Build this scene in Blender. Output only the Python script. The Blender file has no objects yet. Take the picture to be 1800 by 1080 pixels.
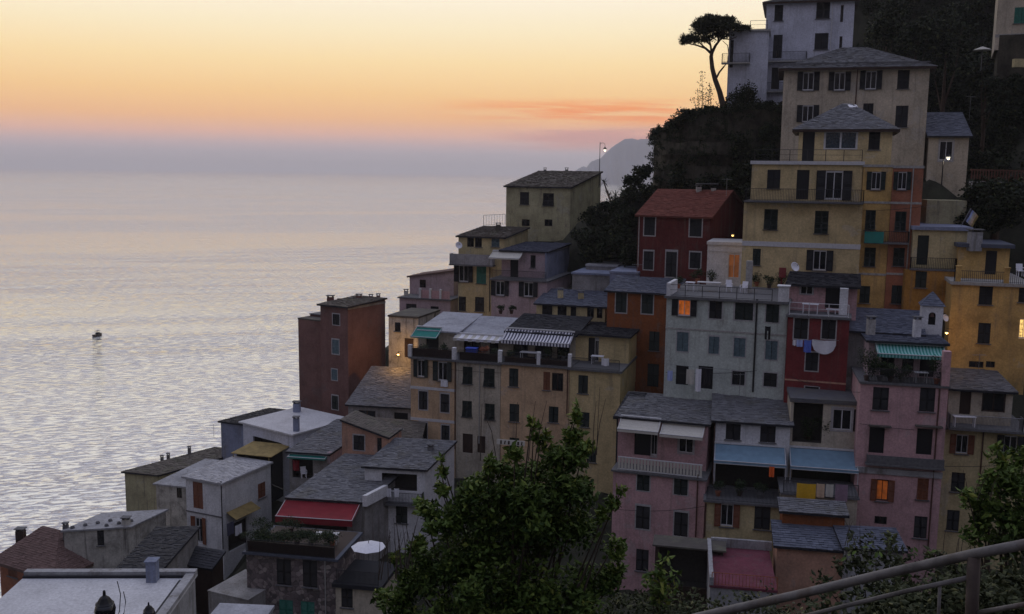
import bpy, math, random
from mathutils import Vector, Matrix, noise
R = random.Random(11)
SC = bpy.context.scene
COL = SC.collection
V = Vector
# ---------------------------------------------------------------- camera
H = 48.0                      # camera height above the sea
FPX = 1700.0                  # focal length in photo pixels (1800 wide)
PITCH = math.atan((540 - 304) / FPX)
ROLL = math.radians(0.7)
CAM = V((0, 0, H))
_f = V((0, math.cos(PITCH), -math.sin(PITCH)))
_u0 = V((0, math.sin(PITCH), math.cos(PITCH)))
_r0 = V((1, 0, 0))
CR = _r0 * math.cos(ROLL) + _u0 * math.sin(ROLL)
CU = _u0 * math.cos(ROLL) - _r0 * math.sin(ROLL)
cam = bpy.data.cameras.new('camera')
cam.sensor_width = 36.0
cam.lens = 36.0 * FPX / 1800.0
cam.clip_start = 0.1
cam.clip_end = 80000.0
camo = bpy.data.objects.new('camera', cam)
COL.objects.link(camo)
_m = Matrix.Identity(4)
for i, c in enumerate((CR, CU, -_f)):
    for k in range(3):
        _m[k][i] = c[k]
_m.translation = CAM
camo.matrix_world = _m
SC.camera = camo
SC.view_settings.view_transform = 'Standard'
SC.view_settings.look = 'None'
SC.view_settings.exposure = 0.0
SC.view_settings.gamma = 1.0
SC.cycles.use_denoising = True
SC.cycles.max_bounces = 6
SC.cycles.volume_bounces = 1
SC.cycles.sample_clamp_indirect = 4.0


def ray(u, v):
    return _f + CR * ((u - 900) / FPX) + CU * ((540 - v) / FPX)


def at(u, v, Y):
    r = ray(u, v)
    return CAM + r * (Y / r.y)


# ---------------------------------------------------------------- world: sky after sunset
def lin(r, g, b):
    f = lambda c: (c / 255 / 12.92) if c / 255 <= 0.04045 else ((c / 255 + 0.055) / 1.055) ** 2.4
    return (f(r), f(g), f(b), 1.0)


class NT:
    """small helper for node trees"""
    def __init__(self, tree):
        self.t = tree
        tree.nodes.clear()

    def n(self, kind, **kw):
        nd = self.t.nodes.new(kind)
        for k, v in kw.items():
            if k.startswith('i_'):
                key = k[2:]
                key = int(key) if key.isdigit() else key.replace('_', ' ')
                s = nd.inputs[key]
                if isinstance(v, bpy.types.NodeSocket):
                    self.t.links.new(v, s)
                else:
                    s.default_value = v
            else:
                setattr(nd, k, v)
        return nd

    def math(self, op, a, b=0.0, c=0.0, clamp=False):
        nd = self.n('ShaderNodeMath', operation=op, use_clamp=clamp)
        for i, x in enumerate((a, b, c)):
            if isinstance(x, bpy.types.NodeSocket):
                self.t.links.new(x, nd.inputs[i])
            else:
                nd.inputs[i].default_value = x
        return nd.outputs[0]

    def ramp(self, fac, stops, interp='LINEAR'):
        nd = self.n('ShaderNodeValToRGB')
        cr = nd.color_ramp
        cr.interpolation = interp
        while len(cr.elements) < len(stops):
            cr.elements.new(0.5)
        for e, (p, c) in zip(cr.elements, stops):
            e.position = p
            e.color = c if len(c) == 4 else (*c, 1)
        self.t.links.new(fac, nd.inputs[0])
        return nd.outputs[0]

    def mix(self, fac, a, b, blend='MIX'):
        nd = self.n('ShaderNodeMix', data_type='RGBA', blend_type=blend)
        for i, x in ((0, fac), (6, a), (7, b)):
            if isinstance(x, bpy.types.NodeSocket):
                self.t.links.new(x, nd.inputs[i])
            else:
                nd.inputs[i].default_value = x if i == 0 or len(x) == 4 else (*x, 1)
        return nd.outputs[2]

    def smooth(self, x, a, b):
        nd = self.n('ShaderNodeMapRange', interpolation_type='SMOOTHSTEP')
        nd.inputs[1].default_value = a
        nd.inputs[2].default_value = b
        self.t.links.new(x, nd.inputs[0])
        return nd.outputs[0]


SKY_STRENGTH = 1.0
world = bpy.data.worlds.new('World')
SC.world = world
world.use_nodes = True
w = NT(world.node_tree)
tc = w.n('ShaderNodeTexCoord')
nrm = w.n('ShaderNodeVectorMath', operation='NORMALIZE')
w.t.links.new(tc.outputs['Generated'], nrm.inputs[0])
sep = w.n('ShaderNodeSeparateXYZ', i_0=nrm.outputs[0])
el = w.math('ARCSINE', sep.outputs[2])
eld = w.math('MULTIPLY', el, 180 / math.pi)
pos = w.math('SQRT', w.math('DIVIDE', w.math('MAXIMUM', eld, 0.0), 90.0))


def P(e):
    return math.sqrt(e / 90)


west = w.ramp(pos, [
    (0.0, lin(182, 172, 176)), (P(1.0), lin(188, 172, 178)), (P(1.5), lin(212, 178, 174)), (P(2.1), lin(244, 184, 154)),
    (P(3.0), lin(255, 190, 122)), (P(4.4), lin(255, 206, 134)), (P(6.2), lin(254, 223, 164)), (P(8.0), lin(251, 234, 194)),
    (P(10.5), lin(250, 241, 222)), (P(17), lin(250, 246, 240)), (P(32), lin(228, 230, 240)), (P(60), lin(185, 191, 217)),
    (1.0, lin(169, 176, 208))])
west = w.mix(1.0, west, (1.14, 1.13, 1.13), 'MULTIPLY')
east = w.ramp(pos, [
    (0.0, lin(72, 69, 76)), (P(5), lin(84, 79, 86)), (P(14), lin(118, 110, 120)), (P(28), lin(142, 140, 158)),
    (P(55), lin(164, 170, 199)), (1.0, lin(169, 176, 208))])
hx = w.math('SQRT', w.math('ADD', w.math('MULTIPLY', sep.outputs[0], sep.outputs[0]), w.math('ADD', w.math('MULTIPLY', sep.outputs[1], sep.outputs[1]), 1e-6)))
cosaz = w.math('DIVIDE', w.math('ADD', w.math('MULTIPLY', sep.outputs[0], 0.06), sep.outputs[1]), hx)
tw = w.smooth(cosaz, -0.35, 0.8)
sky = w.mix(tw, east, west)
# thin sunset streaks low in the west
az = w.math('ARCTAN2', sep.outputs[0], sep.outputs[1])
cmb = w.n('ShaderNodeCombineXYZ', i_0=w.math('MULTIPLY', az, 7.0), i_1=w.math('MULTIPLY', w.math('ADD', eld, w.math('MULTIPLY', az, 1.2)), 2.6), i_2=3.7)
nz = w.n('ShaderNodeTexNoise', i_Vector=cmb.outputs[0], i_Scale=1.0, i_Detail=5.0, i_Roughness=0.55)
band = w.math('MULTIPLY', w.smooth(eld, 2.5, 3.3), w.math('SUBTRACT', 1.0, w.smooth(eld, 3.7, 4.5)))
azm = w.math('MULTIPLY', w.smooth(az, -0.13, 0.06), w.math('SUBTRACT', 1.0, w.smooth(az, 0.2, 0.5)))
cl = w.math('MULTIPLY', w.math('MULTIPLY', band, azm), w.smooth(nz.outputs[0], 0.37, 0.56))
sky = w.mix(w.math('MULTIPLY', cl, 0.9), sky, (1.15, 0.33, 0.035))
# softer rosy veil under them
cmb2 = w.n('ShaderNodeCombineXYZ', i_0=w.math('MULTIPLY', az, 5.0), i_1=w.math('MULTIPLY', eld, 1.3), i_2=9.1)
nz2 = w.n('ShaderNodeTexNoise', i_Vector=cmb2.outputs[0], i_Scale=1.0, i_Detail=3.0)
band2 = w.math('MULTIPLY', w.smooth(eld, 1.0, 1.8), w.math('SUBTRACT', 1.0, w.smooth(eld, 2.2, 3.0)))
sky = w.mix(w.math('MULTIPLY', w.math('MULTIPLY', band2, azm), w.smooth(nz2.outputs[0], 0.4, 0.65)), sky, lin(232, 160, 142))
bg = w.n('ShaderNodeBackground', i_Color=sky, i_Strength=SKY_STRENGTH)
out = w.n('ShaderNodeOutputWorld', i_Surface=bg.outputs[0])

# ---------------------------------------------------------------- materials
MATS = {}


def base_mat(name):
    m = bpy.data.materials.new(name)
    m.use_nodes = True
    nt = NT(m.node_tree)
    bs = nt.n('ShaderNodeBsdfPrincipled')
    nt.n('ShaderNodeOutputMaterial', i_Surface=bs.outputs[0])
    geo = nt.n('ShaderNodeNewGeometry')
    MATS[name] = m
    return m, nt, bs, geo.outputs['Position']


def stucco(name, c, var=0.35, rough=0.92, scale=0.5, stain=0.35, bump=0.25, dirt=(0.16, 0.14, 0.12)):
    """painted, weathered render: blotchy tone, damp streaks, patched and flaked areas, fine grain"""
    m, t, bs, pos = base_mat(name)
    n1 = t.n('ShaderNodeTexNoise', i_Vector=pos, i_Scale=scale, i_Detail=8.0, i_Roughness=0.65)
    lo = tuple(x * (1 - var * 1.3) for x in c)
    hi = tuple(min(1, x * (1 + var * 0.9)) for x in c)
    a = t.ramp(n1.outputs[0], [(0.32, lo), (0.5, c), (0.68, hi)])
    # patches of newer or bare plaster with crisp edges
    n4 = t.n('ShaderNodeTexNoise', i_Vector=pos, i_Scale=0.33, i_Detail=6.0, i_Roughness=0.7, i_Distortion=0.6)
    g = sum(c) / 3
    a = t.mix(t.math('MULTIPLY', t.smooth(n4.outputs[0], 0.585, 0.60), 0.42), a, tuple(0.45 * x + 0.55 * g * 1.05 for x in c))
    # vertical damp streaks
    mp = t.n('ShaderNodeVectorMath', operation='MULTIPLY', i_1=(2.6, 2.6, 0.16))
    t.t.links.new(pos, mp.inputs[0])
    n2 = t.n('ShaderNodeTexNoise', i_Vector=mp.outputs[0], i_Scale=1.0, i_Detail=7.0, i_Roughness=0.7)
    st = t.math('MULTIPLY', t.smooth(n2.outputs[0], 0.5, 0.72), min(1, stain * 1.7))
    b = t.mix(st, a, dirt)
    mp2 = t.n('ShaderNodeVectorMath', operation='MULTIPLY', i_1=(0.8, 0.8, 0.5))
    t.t.links.new(pos, mp2.inputs[0])
    n5 = t.n('ShaderNodeTexNoise', i_Vector=mp2.outputs[0], i_Scale=0.9, i_Detail=8.0, i_Roughness=0.72)
    b = t.mix(t.math('MULTIPLY', t.smooth(n5.outputs[0], 0.55, 0.70), min(1, stain * 1.5)), b, dirt)
    n3 = t.n('ShaderNodeTexNoise', i_Vector=pos, i_Scale=7.0, i_Detail=5.0, i_Roughness=0.7)
    b = t.mix(0.5, b, t.ramp(n3.outputs[0], [(0.3, (0.42, 0.42, 0.42)), (0.68, (1.12, 1.12, 1.12))]), 'MULTIPLY')
    t.t.links.new(b, bs.inputs['Base Color'])
    bs.inputs['Roughness'].default_value = rough
    bs.inputs['Specular IOR Level'].default_value = 0.2
    bp = t.n('ShaderNodeBump', i_Strength=bump, i_Distance=0.03, i_Height=n3.outputs[0])
    t.t.links.new(bp.outputs[0], bs.inputs['Normal'])
    return m


def toned(name, c1, c2, rough=0.85, spec=0.2, nscale=3.0, namt=0.35, bump=0.2, extra=None):
    """colour between c1 and c2 by the face attribute 'tone', plus noise"""
    m, t, bs, pos = base_mat(name)
    at_ = t.n('ShaderNodeAttribute', attribute_name='tone')
    a = t.mix(at_.outputs['Fac'], c1, c2)
    n1 = t.n('ShaderNodeTexNoise', i_Vector=pos, i_Scale=nscale, i_Detail=6.0, i_Roughness=0.6)
    a = t.mix(namt, a, t.ramp(n1.outputs[0], [(0.3, (0.35, 0.35, 0.35)), (0.7, (1.2, 1.2, 1.2))]), 'MULTIPLY')
    if extra:
        n2 = t.n('ShaderNodeTexNoise', i_Vector=pos, i_Scale=0.7, i_Detail=5.0, i_Roughness=0.65)
        a = t.mix(t.math('MULTIPLY', t.smooth(n2.outputs[0], 0.5, 0.68), 0.7), a, extra)
    t.t.links.new(a, bs.inputs['Base Color'])
    bs.inputs['Roughness'].default_value = rough
    bs.inputs['Specular IOR Level'].default_value = spec
    bp = t.n('ShaderNodeBump', i_Strength=bump, i_Distance=0.02, i_Height=n1.outputs[0])
    t.t.links.new(bp.outputs[0], bs.inputs['Normal'])
    return m


def plain(name, c, rough=0.6, metal=0.0, var=0.25, scale=6.0, emit=None, es=0.0, spec=0.4):
    m, t, bs, pos = base_mat(name)
    n1 = t.n('ShaderNodeTexNoise', i_Vector=pos, i_Scale=scale, i_Detail=4.0)
    a = t.ramp(n1.outputs[0], [(0.3, tuple(x * (1 - var) for x in c)), (0.7, tuple(min(1, x * (1 + var)) for x in c))])
    t.t.links.new(a, bs.inputs['Base Color'])
    bs.inputs['Roughness'].default_value = rough
    bs.inputs['Metallic'].default_value = metal
    bs.inputs['Specular IOR Level'].default_value = spec
    if emit:
        e = t.ramp(n1.outputs[0], [(0.3, tuple(x * 0.15 for x in emit)), (0.7, emit)])
        t.t.links.new(e, bs.inputs['Emission Color'])
        bs.inputs['Emission Strength'].default_value = es
    return m


def leafmat(name, c1, c2, c3=None):
    m, t, bs, pos = base_mat(name)
    at_ = t.n('ShaderNodeAttribute', attribute_name='tone')
    stops = [(0.0, c1), (0.75, c2)] + ([(1.0, c3)] if c3 else [])
    t.t.links.new(t.ramp(at_.outputs['Fac'], stops), bs.inputs['Base Color'])
    bs.inputs['Roughness'].default_value = 0.6
    bs.inputs['Specular IOR Level'].default_value = 0.12
    return m


stucco('white', (0.70, 0.70, 0.71), 0.14, stain=0.18, dirt=(0.22, 0.22, 0.22))
stucco('white_blue', (0.60, 0.62, 0.70), 0.15, stain=0.25, dirt=(0.24, 0.25, 0.28))
stucco('grey', (0.30, 0.29, 0.28), 0.3, stain=0.55)
stucco('concrete', (0.36, 0.36, 0.37), 0.25, stain=0.5)
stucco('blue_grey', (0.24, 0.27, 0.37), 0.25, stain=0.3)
stucco('cream', (0.530, 0.460, 0.350), 0.2, stain=0.3)
stucco('olive_cream', (0.420, 0.390, 0.240), 0.25, stain=0.5)
stucco('yellow', (0.620, 0.490, 0.260), 0.2, stain=0.22)
stucco('yellow_pale', (0.560, 0.470, 0.260), 0.2, stain=0.25)
stucco('ochre', (0.580, 0.380, 0.140), 0.25, stain=0.25)
stucco('ochre_dark', (0.38, 0.20, 0.05), 0.3, stain=0.3)
stucco('peach', (0.600, 0.420, 0.260), 0.2, stain=0.25)
stucco('beige', (0.530, 0.470, 0.370), 0.22, stain=0.35)
stucco('orange', (0.26, 0.085, 0.03), 0.25, stain=0.25)
stucco('orange_red', (0.36, 0.145, 0.085), 0.25, stain=0.2)
stucco('salmon', (0.520, 0.300, 0.210), 0.2, stain=0.2)
stucco('red', (0.125, 0.030, 0.027), 0.25, stain=0.2)
stucco('maroon', (0.21, 0.038, 0.04), 0.2, stain=0.15)
stucco('brick_red', (0.195, 0.105, 0.092), 0.2, stain=0.25, dirt=(0.12, 0.06, 0.05))
stucco('pink', (0.560, 0.345, 0.350), 0.18, stain=0.25)
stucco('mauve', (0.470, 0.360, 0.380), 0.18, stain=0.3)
stucco('sage', (0.520, 0.570, 0.520), 0.16, stain=0.25)
stucco('old_plaster', (0.480, 0.460, 0.410), 0.35, stain=0.8, scale=0.9, dirt=(0.13, 0.12, 0.11))
stucco('red_floor', (0.17, 0.05, 0.07), 0.25, stain=0.2)
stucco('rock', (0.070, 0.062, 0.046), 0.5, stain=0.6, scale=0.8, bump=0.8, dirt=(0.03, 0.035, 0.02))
stucco('earth', (0.035, 0.035, 0.024), 0.4, stain=0.6, dirt=(0.03, 0.04, 0.02), bump=0.6)
stucco('roof_membrane', (0.38, 0.39, 0.43), 0.2, stain=0.4, rough=0.8, dirt=(0.2, 0.2, 0.22))
stucco('flat_white', (0.60, 0.60, 0.62), 0.12, stain=0.2, rough=0.75, dirt=(0.3, 0.3, 0.32))
toned('slate', (0.12, 0.122, 0.132), (0.23, 0.233, 0.247), rough=0.75, nscale=2.0, extra=(0.13, 0.125, 0.11))
toned('slate_blue', (0.085, 0.095, 0.125), (0.16, 0.175, 0.225), rough=0.65, nscale=2.0)
toned('slate_dark', (0.025, 0.026, 0.032), (0.055, 0.056, 0.066), rough=0.7, nscale=2.0)
toned('slate_brown', (0.10, 0.09, 0.08), (0.20, 0.175, 0.15), rough=0.85, nscale=2.0, extra=(0.14, 0.14, 0.1))
toned('clay', (0.14, 0.045, 0.035), (0.24, 0.085, 0.06), rough=0.9, nscale=2.5)
toned('clay_brown', (0.14, 0.09, 0.078), (0.21, 0.135, 0.12), rough=0.85, nscale=2.0)
toned('corrugated', (0.40, 0.40, 0.42), (0.52, 0.52, 0.54), rough=0.6, nscale=2.0)
plain('glass', (0.008, 0.010, 0.014), 0.12, var=0.1, spec=0.5)
plain('glass_teal', (0.012, 0.03, 0.045), 0.06, var=0.1, spec=1.0)
plain('dark', (0.012, 0.012, 0.015), 0.8)
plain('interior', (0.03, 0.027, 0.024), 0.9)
plain('green_shutter', (0.006, 0.014, 0.012), 0.55)
plain('black_shutter', (0.006, 0.0065, 0.009), 0.55)
plain('teal_shutter', (0.02, 0.15, 0.11), 0.55)
plain('grey_shutter', (0.09, 0.14, 0.16), 0.6)
plain('brown_shutter', (0.16, 0.05, 0.02), 0.6)
plain('wood_dark', (0.035, 0.018, 0.012), 0.7)
plain('white_frame', (0.55, 0.55, 0.56), 0.5, var=0.1)
plain('white_plastic', (0.72, 0.72, 0.76), 0.4, var=0.05)
plain('iron', (0.02, 0.02, 0.022), 0.55, 0.3)
plain('galvanised', (0.22, 0.22, 0.23), 0.45, 0.6)
plain('surround', (0.36, 0.35, 0.35), 0.8, var=0.2)
stucco('weathered_metal', (0.160, 0.150, 0.145), 0.35, rough=0.6, scale=5.0, stain=0.6, bump=0.3, dirt=(0.10, 0.07, 0.05))
stucco('rusty_post', (0.075, 0.058, 0.05), 0.35, rough=0.8, scale=6.0, stain=0.6, dirt=(0.06, 0.035, 0.025))
plain('copper_pipe', (0.07, 0.03, 0.02), 0.6)
plain('stone_trim', (0.34, 0.33, 0.31), 0.85)
plain('ledge', (0.12, 0.12, 0.125), 0.85)
plain('terracotta_dark', (0.11, 0.048, 0.035), 0.85)
plain('terracotta', (0.30, 0.10, 0.05), 0.85)
plain('cloth_white', (0.70, 0.70, 0.74), 0.9, var=0.08)
plain('cloth_cream', (0.50, 0.48, 0.42), 0.9, var=0.08)
plain('cloth_blue', (0.10, 0.16, 0.55), 0.9, var=0.1)
plain('cloth_sky', (0.35, 0.42, 0.70), 0.9, var=0.1)
plain('cloth_yellow', (0.62, 0.36, 0.02), 0.9, var=0.1)
plain('cloth_peach', (0.55, 0.40, 0.28), 0.9, var=0.1)
plain('cloth_mauve', (0.25, 0.17, 0.22), 0.9, var=0.1)
plain('cloth_black', (0.012, 0.012, 0.014), 0.9, var=0.1)
plain('cloth_orange', (0.75, 0.13, 0.02), 0.8, var=0.1)
plain('cloth_red', (0.19, 0.010, 0.018), 0.85, var=0.15, scale=1.5)
plain('cloth_teal_pale', (0.22, 0.42, 0.40), 0.85, var=0.1)
plain('cloth_green', (0.02, 0.19, 0.16), 0.85, var=0.15, scale=2)
plain('cloth_awning_blue', (0.15, 0.25, 0.33), 0.75, var=0.12, scale=2)
plain('cloth_ochre', (0.26, 0.19, 0.07), 0.85, var=0.25, scale=2)
plain('cloth_navy', (0.06, 0.06, 0.10), 0.85, var=0.1)
plain('blue_tarp', (0.02, 0.06, 0.42), 0.5)
plain('bark', (0.075, 0.05, 0.035), 0.95, var=0.4, scale=14)
plain('twig', (0.06, 0.045, 0.035), 0.95, var=0.3)
plain('lit_orange', (0.5, 0.2, 0.05), 0.8, emit=(1.0, 0.2, 0.022), es=0.36, scale=3.5, var=0.1)
plain('lit_deep', (0.4, 0.15, 0.04), 0.8, emit=(1.0, 0.2, 0.02), es=0.16, scale=3.5, var=0.1)
plain('lit_yellow', (0.6, 0.45, 0.2), 0.8, emit=(1.0, 0.62, 0.18), es=1.4, scale=7, var=0.1)
plain('lit_room', (0.4, 0.18, 0.08), 0.8, emit=(1.0, 0.28, 0.06), es=0.09, scale=2.5, var=0.1)
plain('bulb', (0.8, 0.8, 0.7), 0.5, emit=(1.0, 0.93, 0.75), es=1.6, var=0.02)
plain('bulb_warm', (0.8, 0.6, 0.4), 0.5, emit=(1.0, 0.6, 0.2), es=6.0, var=0.02)
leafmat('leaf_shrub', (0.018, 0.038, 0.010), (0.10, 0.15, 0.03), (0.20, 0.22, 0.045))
leafmat('leaf_scrub', (0.006, 0.011, 0.005), (0.026, 0.036, 0.014), (0.065, 0.07, 0.025))
leafmat('leaf_pine', (0.008, 0.012, 0.005), (0.030, 0.034, 0.011), (0.055, 0.05, 0.016))
leafmat('leaf_pot', (0.012, 0.022, 0.010), (0.030, 0.05, 0.02), (0.06, 0.08, 0.02))
plain('headland', (0.10, 0.125, 0.17), 0.95, var=0.25, scale=0.004)  # bluish tint of distance haze put into the base colour
plain('pot_dark', (0.06, 0.035, 0.028), 0.85)
leafmat('leaf_olive', (0.020, 0.026, 0.012), (0.06, 0.07, 0.03), (0.12, 0.12, 0.05))

# rough stone masonry for the terrace house
m, t, bs, pos = base_mat('masonry')
vo = t.n('ShaderNodeTexVoronoi', i_Vector=pos, i_Scale=3.2, feature='F1')
vd = t.n('ShaderNodeTexVoronoi', i_Vector=pos, i_Scale=3.2, feature='DISTANCE_TO_EDGE')
nn = t.n('ShaderNodeTexNoise', i_Vector=pos, i_Scale=1.2, i_Detail=5.0)
sepc = t.n('ShaderNodeSeparateColor', i_0=vo.outputs['Color'])
c = t.ramp(sepc.outputs[0], [(0.0, (0.10, 0.085, 0.085)), (0.5, (0.19, 0.15, 0.15)), (0.85, (0.28, 0.23, 0.22)), (1.0, (0.42, 0.37, 0.34))])
c = t.mix(t.smooth(vd.outputs['Distance'], 0.0, 0.06), (0.10, 0.085, 0.08), c)
c = t.mix(0.5, c, t.ramp(nn.outputs[0], [(0.3, (0.45, 0.42, 0.42)), (0.7, (1.1, 1.1, 1.1))]), 'MULTIPLY')
t.t.links.new(c, bs.inputs['Base Color'])
bs.inputs['Roughness'].default_value = 0.95
bp = t.n('ShaderNodeBump', i_Strength=0.7, i_Distance=0.05, i_Height=t.smooth(vd.outputs['Distance'], 0.0, 0.12))
t.t.links.new(bp.outputs[0], bs.inputs['Normal'])

# sea: dark water under a bright sheen, short crests, wind lanes
m = bpy.data.materials.new('sea')
m.use_nodes = True
MATS['sea'] = m
t = NT(m.node_tree)
pos = t.n('ShaderNodeNewGeometry').outputs['Position']
bs = t.n('ShaderNodeBsdfPrincipled', i_Base_Color=(0.012, 0.015, 0.018, 1), i_Roughness=0.06, i_IOR=1.5)
gl = t.n('ShaderNodeBsdfAnisotropic', i_Color=(0.87, 0.88, 0.89, 1), i_Roughness=0.05)
mx = t.n('ShaderNodeMixShader', i_0=0.72)
t.t.links.new(bs.outputs[0], mx.inputs[1])
t.t.links.new(gl.outputs[0], mx.inputs[2])
t.n('ShaderNodeOutputMaterial', i_Surface=mx.outputs[0])
rot = t.n('ShaderNodeVectorRotate', rotation_type='Z_AXIS', i_Angle=math.radians(-16))
t.t.links.new(pos, rot.inputs['Vector'])
mp = t.n('ShaderNodeVectorMath', operation='MULTIPLY', i_1=(0.3, 1.0, 1.0))
t.t.links.new(rot.outputs[0], mp.inputs[0])
h1 = t.n('ShaderNodeTexNoise', i_Vector=mp.outputs[0], i_Scale=1.3, i_Detail=3.0, i_Roughness=0.55, i_Distortion=0.6)
h2 = t.n('ShaderNodeTexNoise', i_Vector=mp.outputs[0], i_Scale=0.06, i_Detail=3.0, i_Roughness=0.5)
crest = t.math('POWER', t.smooth(h1.outputs[0], 0.42, 0.74), 1.6)
hh = t.math('ADD', t.math('MULTIPLY', h2.outputs[0], 0.8), t.math('MULTIPLY', crest, 0.42))
mp3 = t.n('ShaderNodeVectorMath', operation='MULTIPLY', i_1=(0.25, 1.0, 1.0))
t.t.links.new(rot.outputs[0], mp3.inputs[0])
pch = t.n('ShaderNodeTexNoise', i_Vector=mp3.outputs[0], i_Scale=0.008, i_Detail=5.0, i_Distortion=1.0)
stg = t.math('ADD', 0.3, t.math('MULTIPLY', t.smooth(pch.outputs[0], 0.4, 0.6), 0.7))
bp = t.n('ShaderNodeBump', i_Distance=1.0, i_Height=hh, i_Strength=stg)
t.t.links.new(bp.outputs[0], bs.inputs['Normal'])
t.t.links.new(bp.outputs[0], gl.inputs['Normal'])
# ---------------------------------------------------------------- mesh helpers
class MB:
    def __init__(self):
        self.v, self.f, self.m, self.tone = [], [], [], []

    def poly(self, pts, mi=0, tone=0.5):
        k = len(self.v)
        self.v += [tuple(p) for p in pts]
        self.f.append(tuple(range(k, k + len(pts))))
        self.m.append(mi)
        self.tone.append(tone)

    def obox(self, o, a, b, c, mi=0, tone=0.5, skip=()):
        """box from corner o with edge vectors a, b, c (right-handed)"""
        o, a, b, c = V(o), V(a), V(b), V(c)
        p = [o, o + a, o + a + b, o + b, o + c, o + a + c, o + a + b + c, o + b + c]
        k = len(self.v)
        self.v += [tuple(x) for x in p]
        for i, q in enumerate(((0, 3, 2, 1), (4, 5, 6, 7), (0, 1, 5, 4), (1, 2, 6, 5), (2, 3, 7, 6), (3, 0, 4, 7))):
            if i in skip:
                continue
            self.f.append(tuple(k + j for j in q))
            self.m.append(mi)
            self.tone.append(tone)

    def box(self, c, s, mi=0, tone=0.5):
        self.obox((c[0] - s[0] / 2, c[1] - s[1] / 2, c[2] - s[2] / 2), (s[0], 0, 0), (0, s[1], 0), (0, 0, s[2]), mi, tone)

    def tube(self, path, rad, n=6, mi=0, tone=0.5, cap=True):
        path = [V(p) for p in path]
        if not isinstance(rad, (list, tuple)):
            rad = [rad] * len(path)
        rings = []
        up = V((0.13, 0.21, 1)).normalized()
        for i, p in enumerate(path):
            tdir = (path[min(i + 1, len(path) - 1)] - path[max(i - 1, 0)]).normalized()
            ref = up if abs(tdir.dot(up)) < 0.95 else V((1, 0.1, 0))
            x = tdir.cross(ref).normalized()
            y = tdir.cross(x)
            k = len(self.v)
            for j in range(n):
                a = 2 * math.pi * j / n
                self.v.append(tuple(p + (x * math.cos(a) + y * math.sin(a)) * rad[i]))
            rings.append(k)
        for i in range(len(rings) - 1):
            for j in range(n):
                j2 = (j + 1) % n
                self.f.append((rings[i] + j, rings[i] + j2, rings[i + 1] + j2, rings[i + 1] + j))
                self.m.append(mi)
                self.tone.append(tone)
        if cap:
            self.f.append(tuple(rings[0] + j for j in reversed(range(n))))
            self.f.append(tuple(rings[-1] + j for j in range(n)))
            self.m += [mi, mi]
            self.tone += [tone, tone]

    def lathe(self, prof, n=10, c=(0, 0, 0), mi=0):
        """profile of (radius, z)"""
        rings = []
        for r, z in prof:
            k = len(self.v)
            for j in range(n):
                a = 2 * math.pi * j / n
                self.v.append((c[0] + r * math.cos(a), c[1] + r * math.sin(a), c[2] + z))
            rings.append(k)
        for i in range(len(rings) - 1):
            for j in range(n):
                j2 = (j + 1) % n
                self.f.append((rings[i] + j, rings[i] + j2, rings[i + 1] + j2, rings[i + 1] + j))
                self.m.append(mi)
                self.tone.append(0.5)
        self.f.append(tuple(rings[0] + j for j in reversed(range(n))))
        self.f.append(tuple(rings[-1] + j for j in range(n)))
        self.m += [mi, mi]
        self.tone += [0.5, 0.5]

    def mesh(self, name, mats, smooth=False):
        me = bpy.data.meshes.new(name)
        me.from_pydata(self.v, [], self.f)
        if isinstance(mats, str):
            mats = [mats]
        for x in mats:
            me.materials.append(MATS[x])
        me.polygons.foreach_set('material_index', self.m)
        if len(set(self.tone)) > 1:
            at_ = me.attributes.new('tone', 'FLOAT', 'FACE')
            at_.data.foreach_set('value', self.tone)
        if smooth:
            me.polygons.foreach_set('use_smooth', [True] * len(self.f))
        me.update()
        return me


PM = {}


def obj(name, data, M=None, parent=None, **props):
    o = bpy.data.objects.new(name, data)
    COL.objects.link(o)
    M = M or Matrix.Identity(4)
    if parent is not None:
        o.parent = parent
        o.matrix_parent_inverse = PM[parent.name].inverted()
    o.matrix_basis = M
    PM[o.name] = M
    for k, v in props.items():
        o[k] = v
    return o


def thing(name, label, cat, loc, group=None):
    o = obj(name, None, Matrix.Translation(V(loc)), None, label=label, category=cat)
    o.empty_display_size = 0.2
    if group:
        o['group'] = group
    return o


def solo(name, mb, mats, label, cat, group=None, smooth=False, base=None):
    """a thing that is one mesh; its origin goes to base"""
    base = V(base if base is not None else mb.v[0])
    mb.v = [tuple(V(p) - base) for p in mb.v]
    o = obj(name, mb.mesh(name, mats, smooth), Matrix.Translation(base), None, label=label, category=cat)
    if group:
        o['group'] = group
    return o


def struct(name, mb, mats, smooth=False, kind='structure'):
    return obj(name, mb.mesh(name, mats, smooth), None, None, kind=kind)


# shared unit meshes -------------------------------------------------
_U = {}


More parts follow.
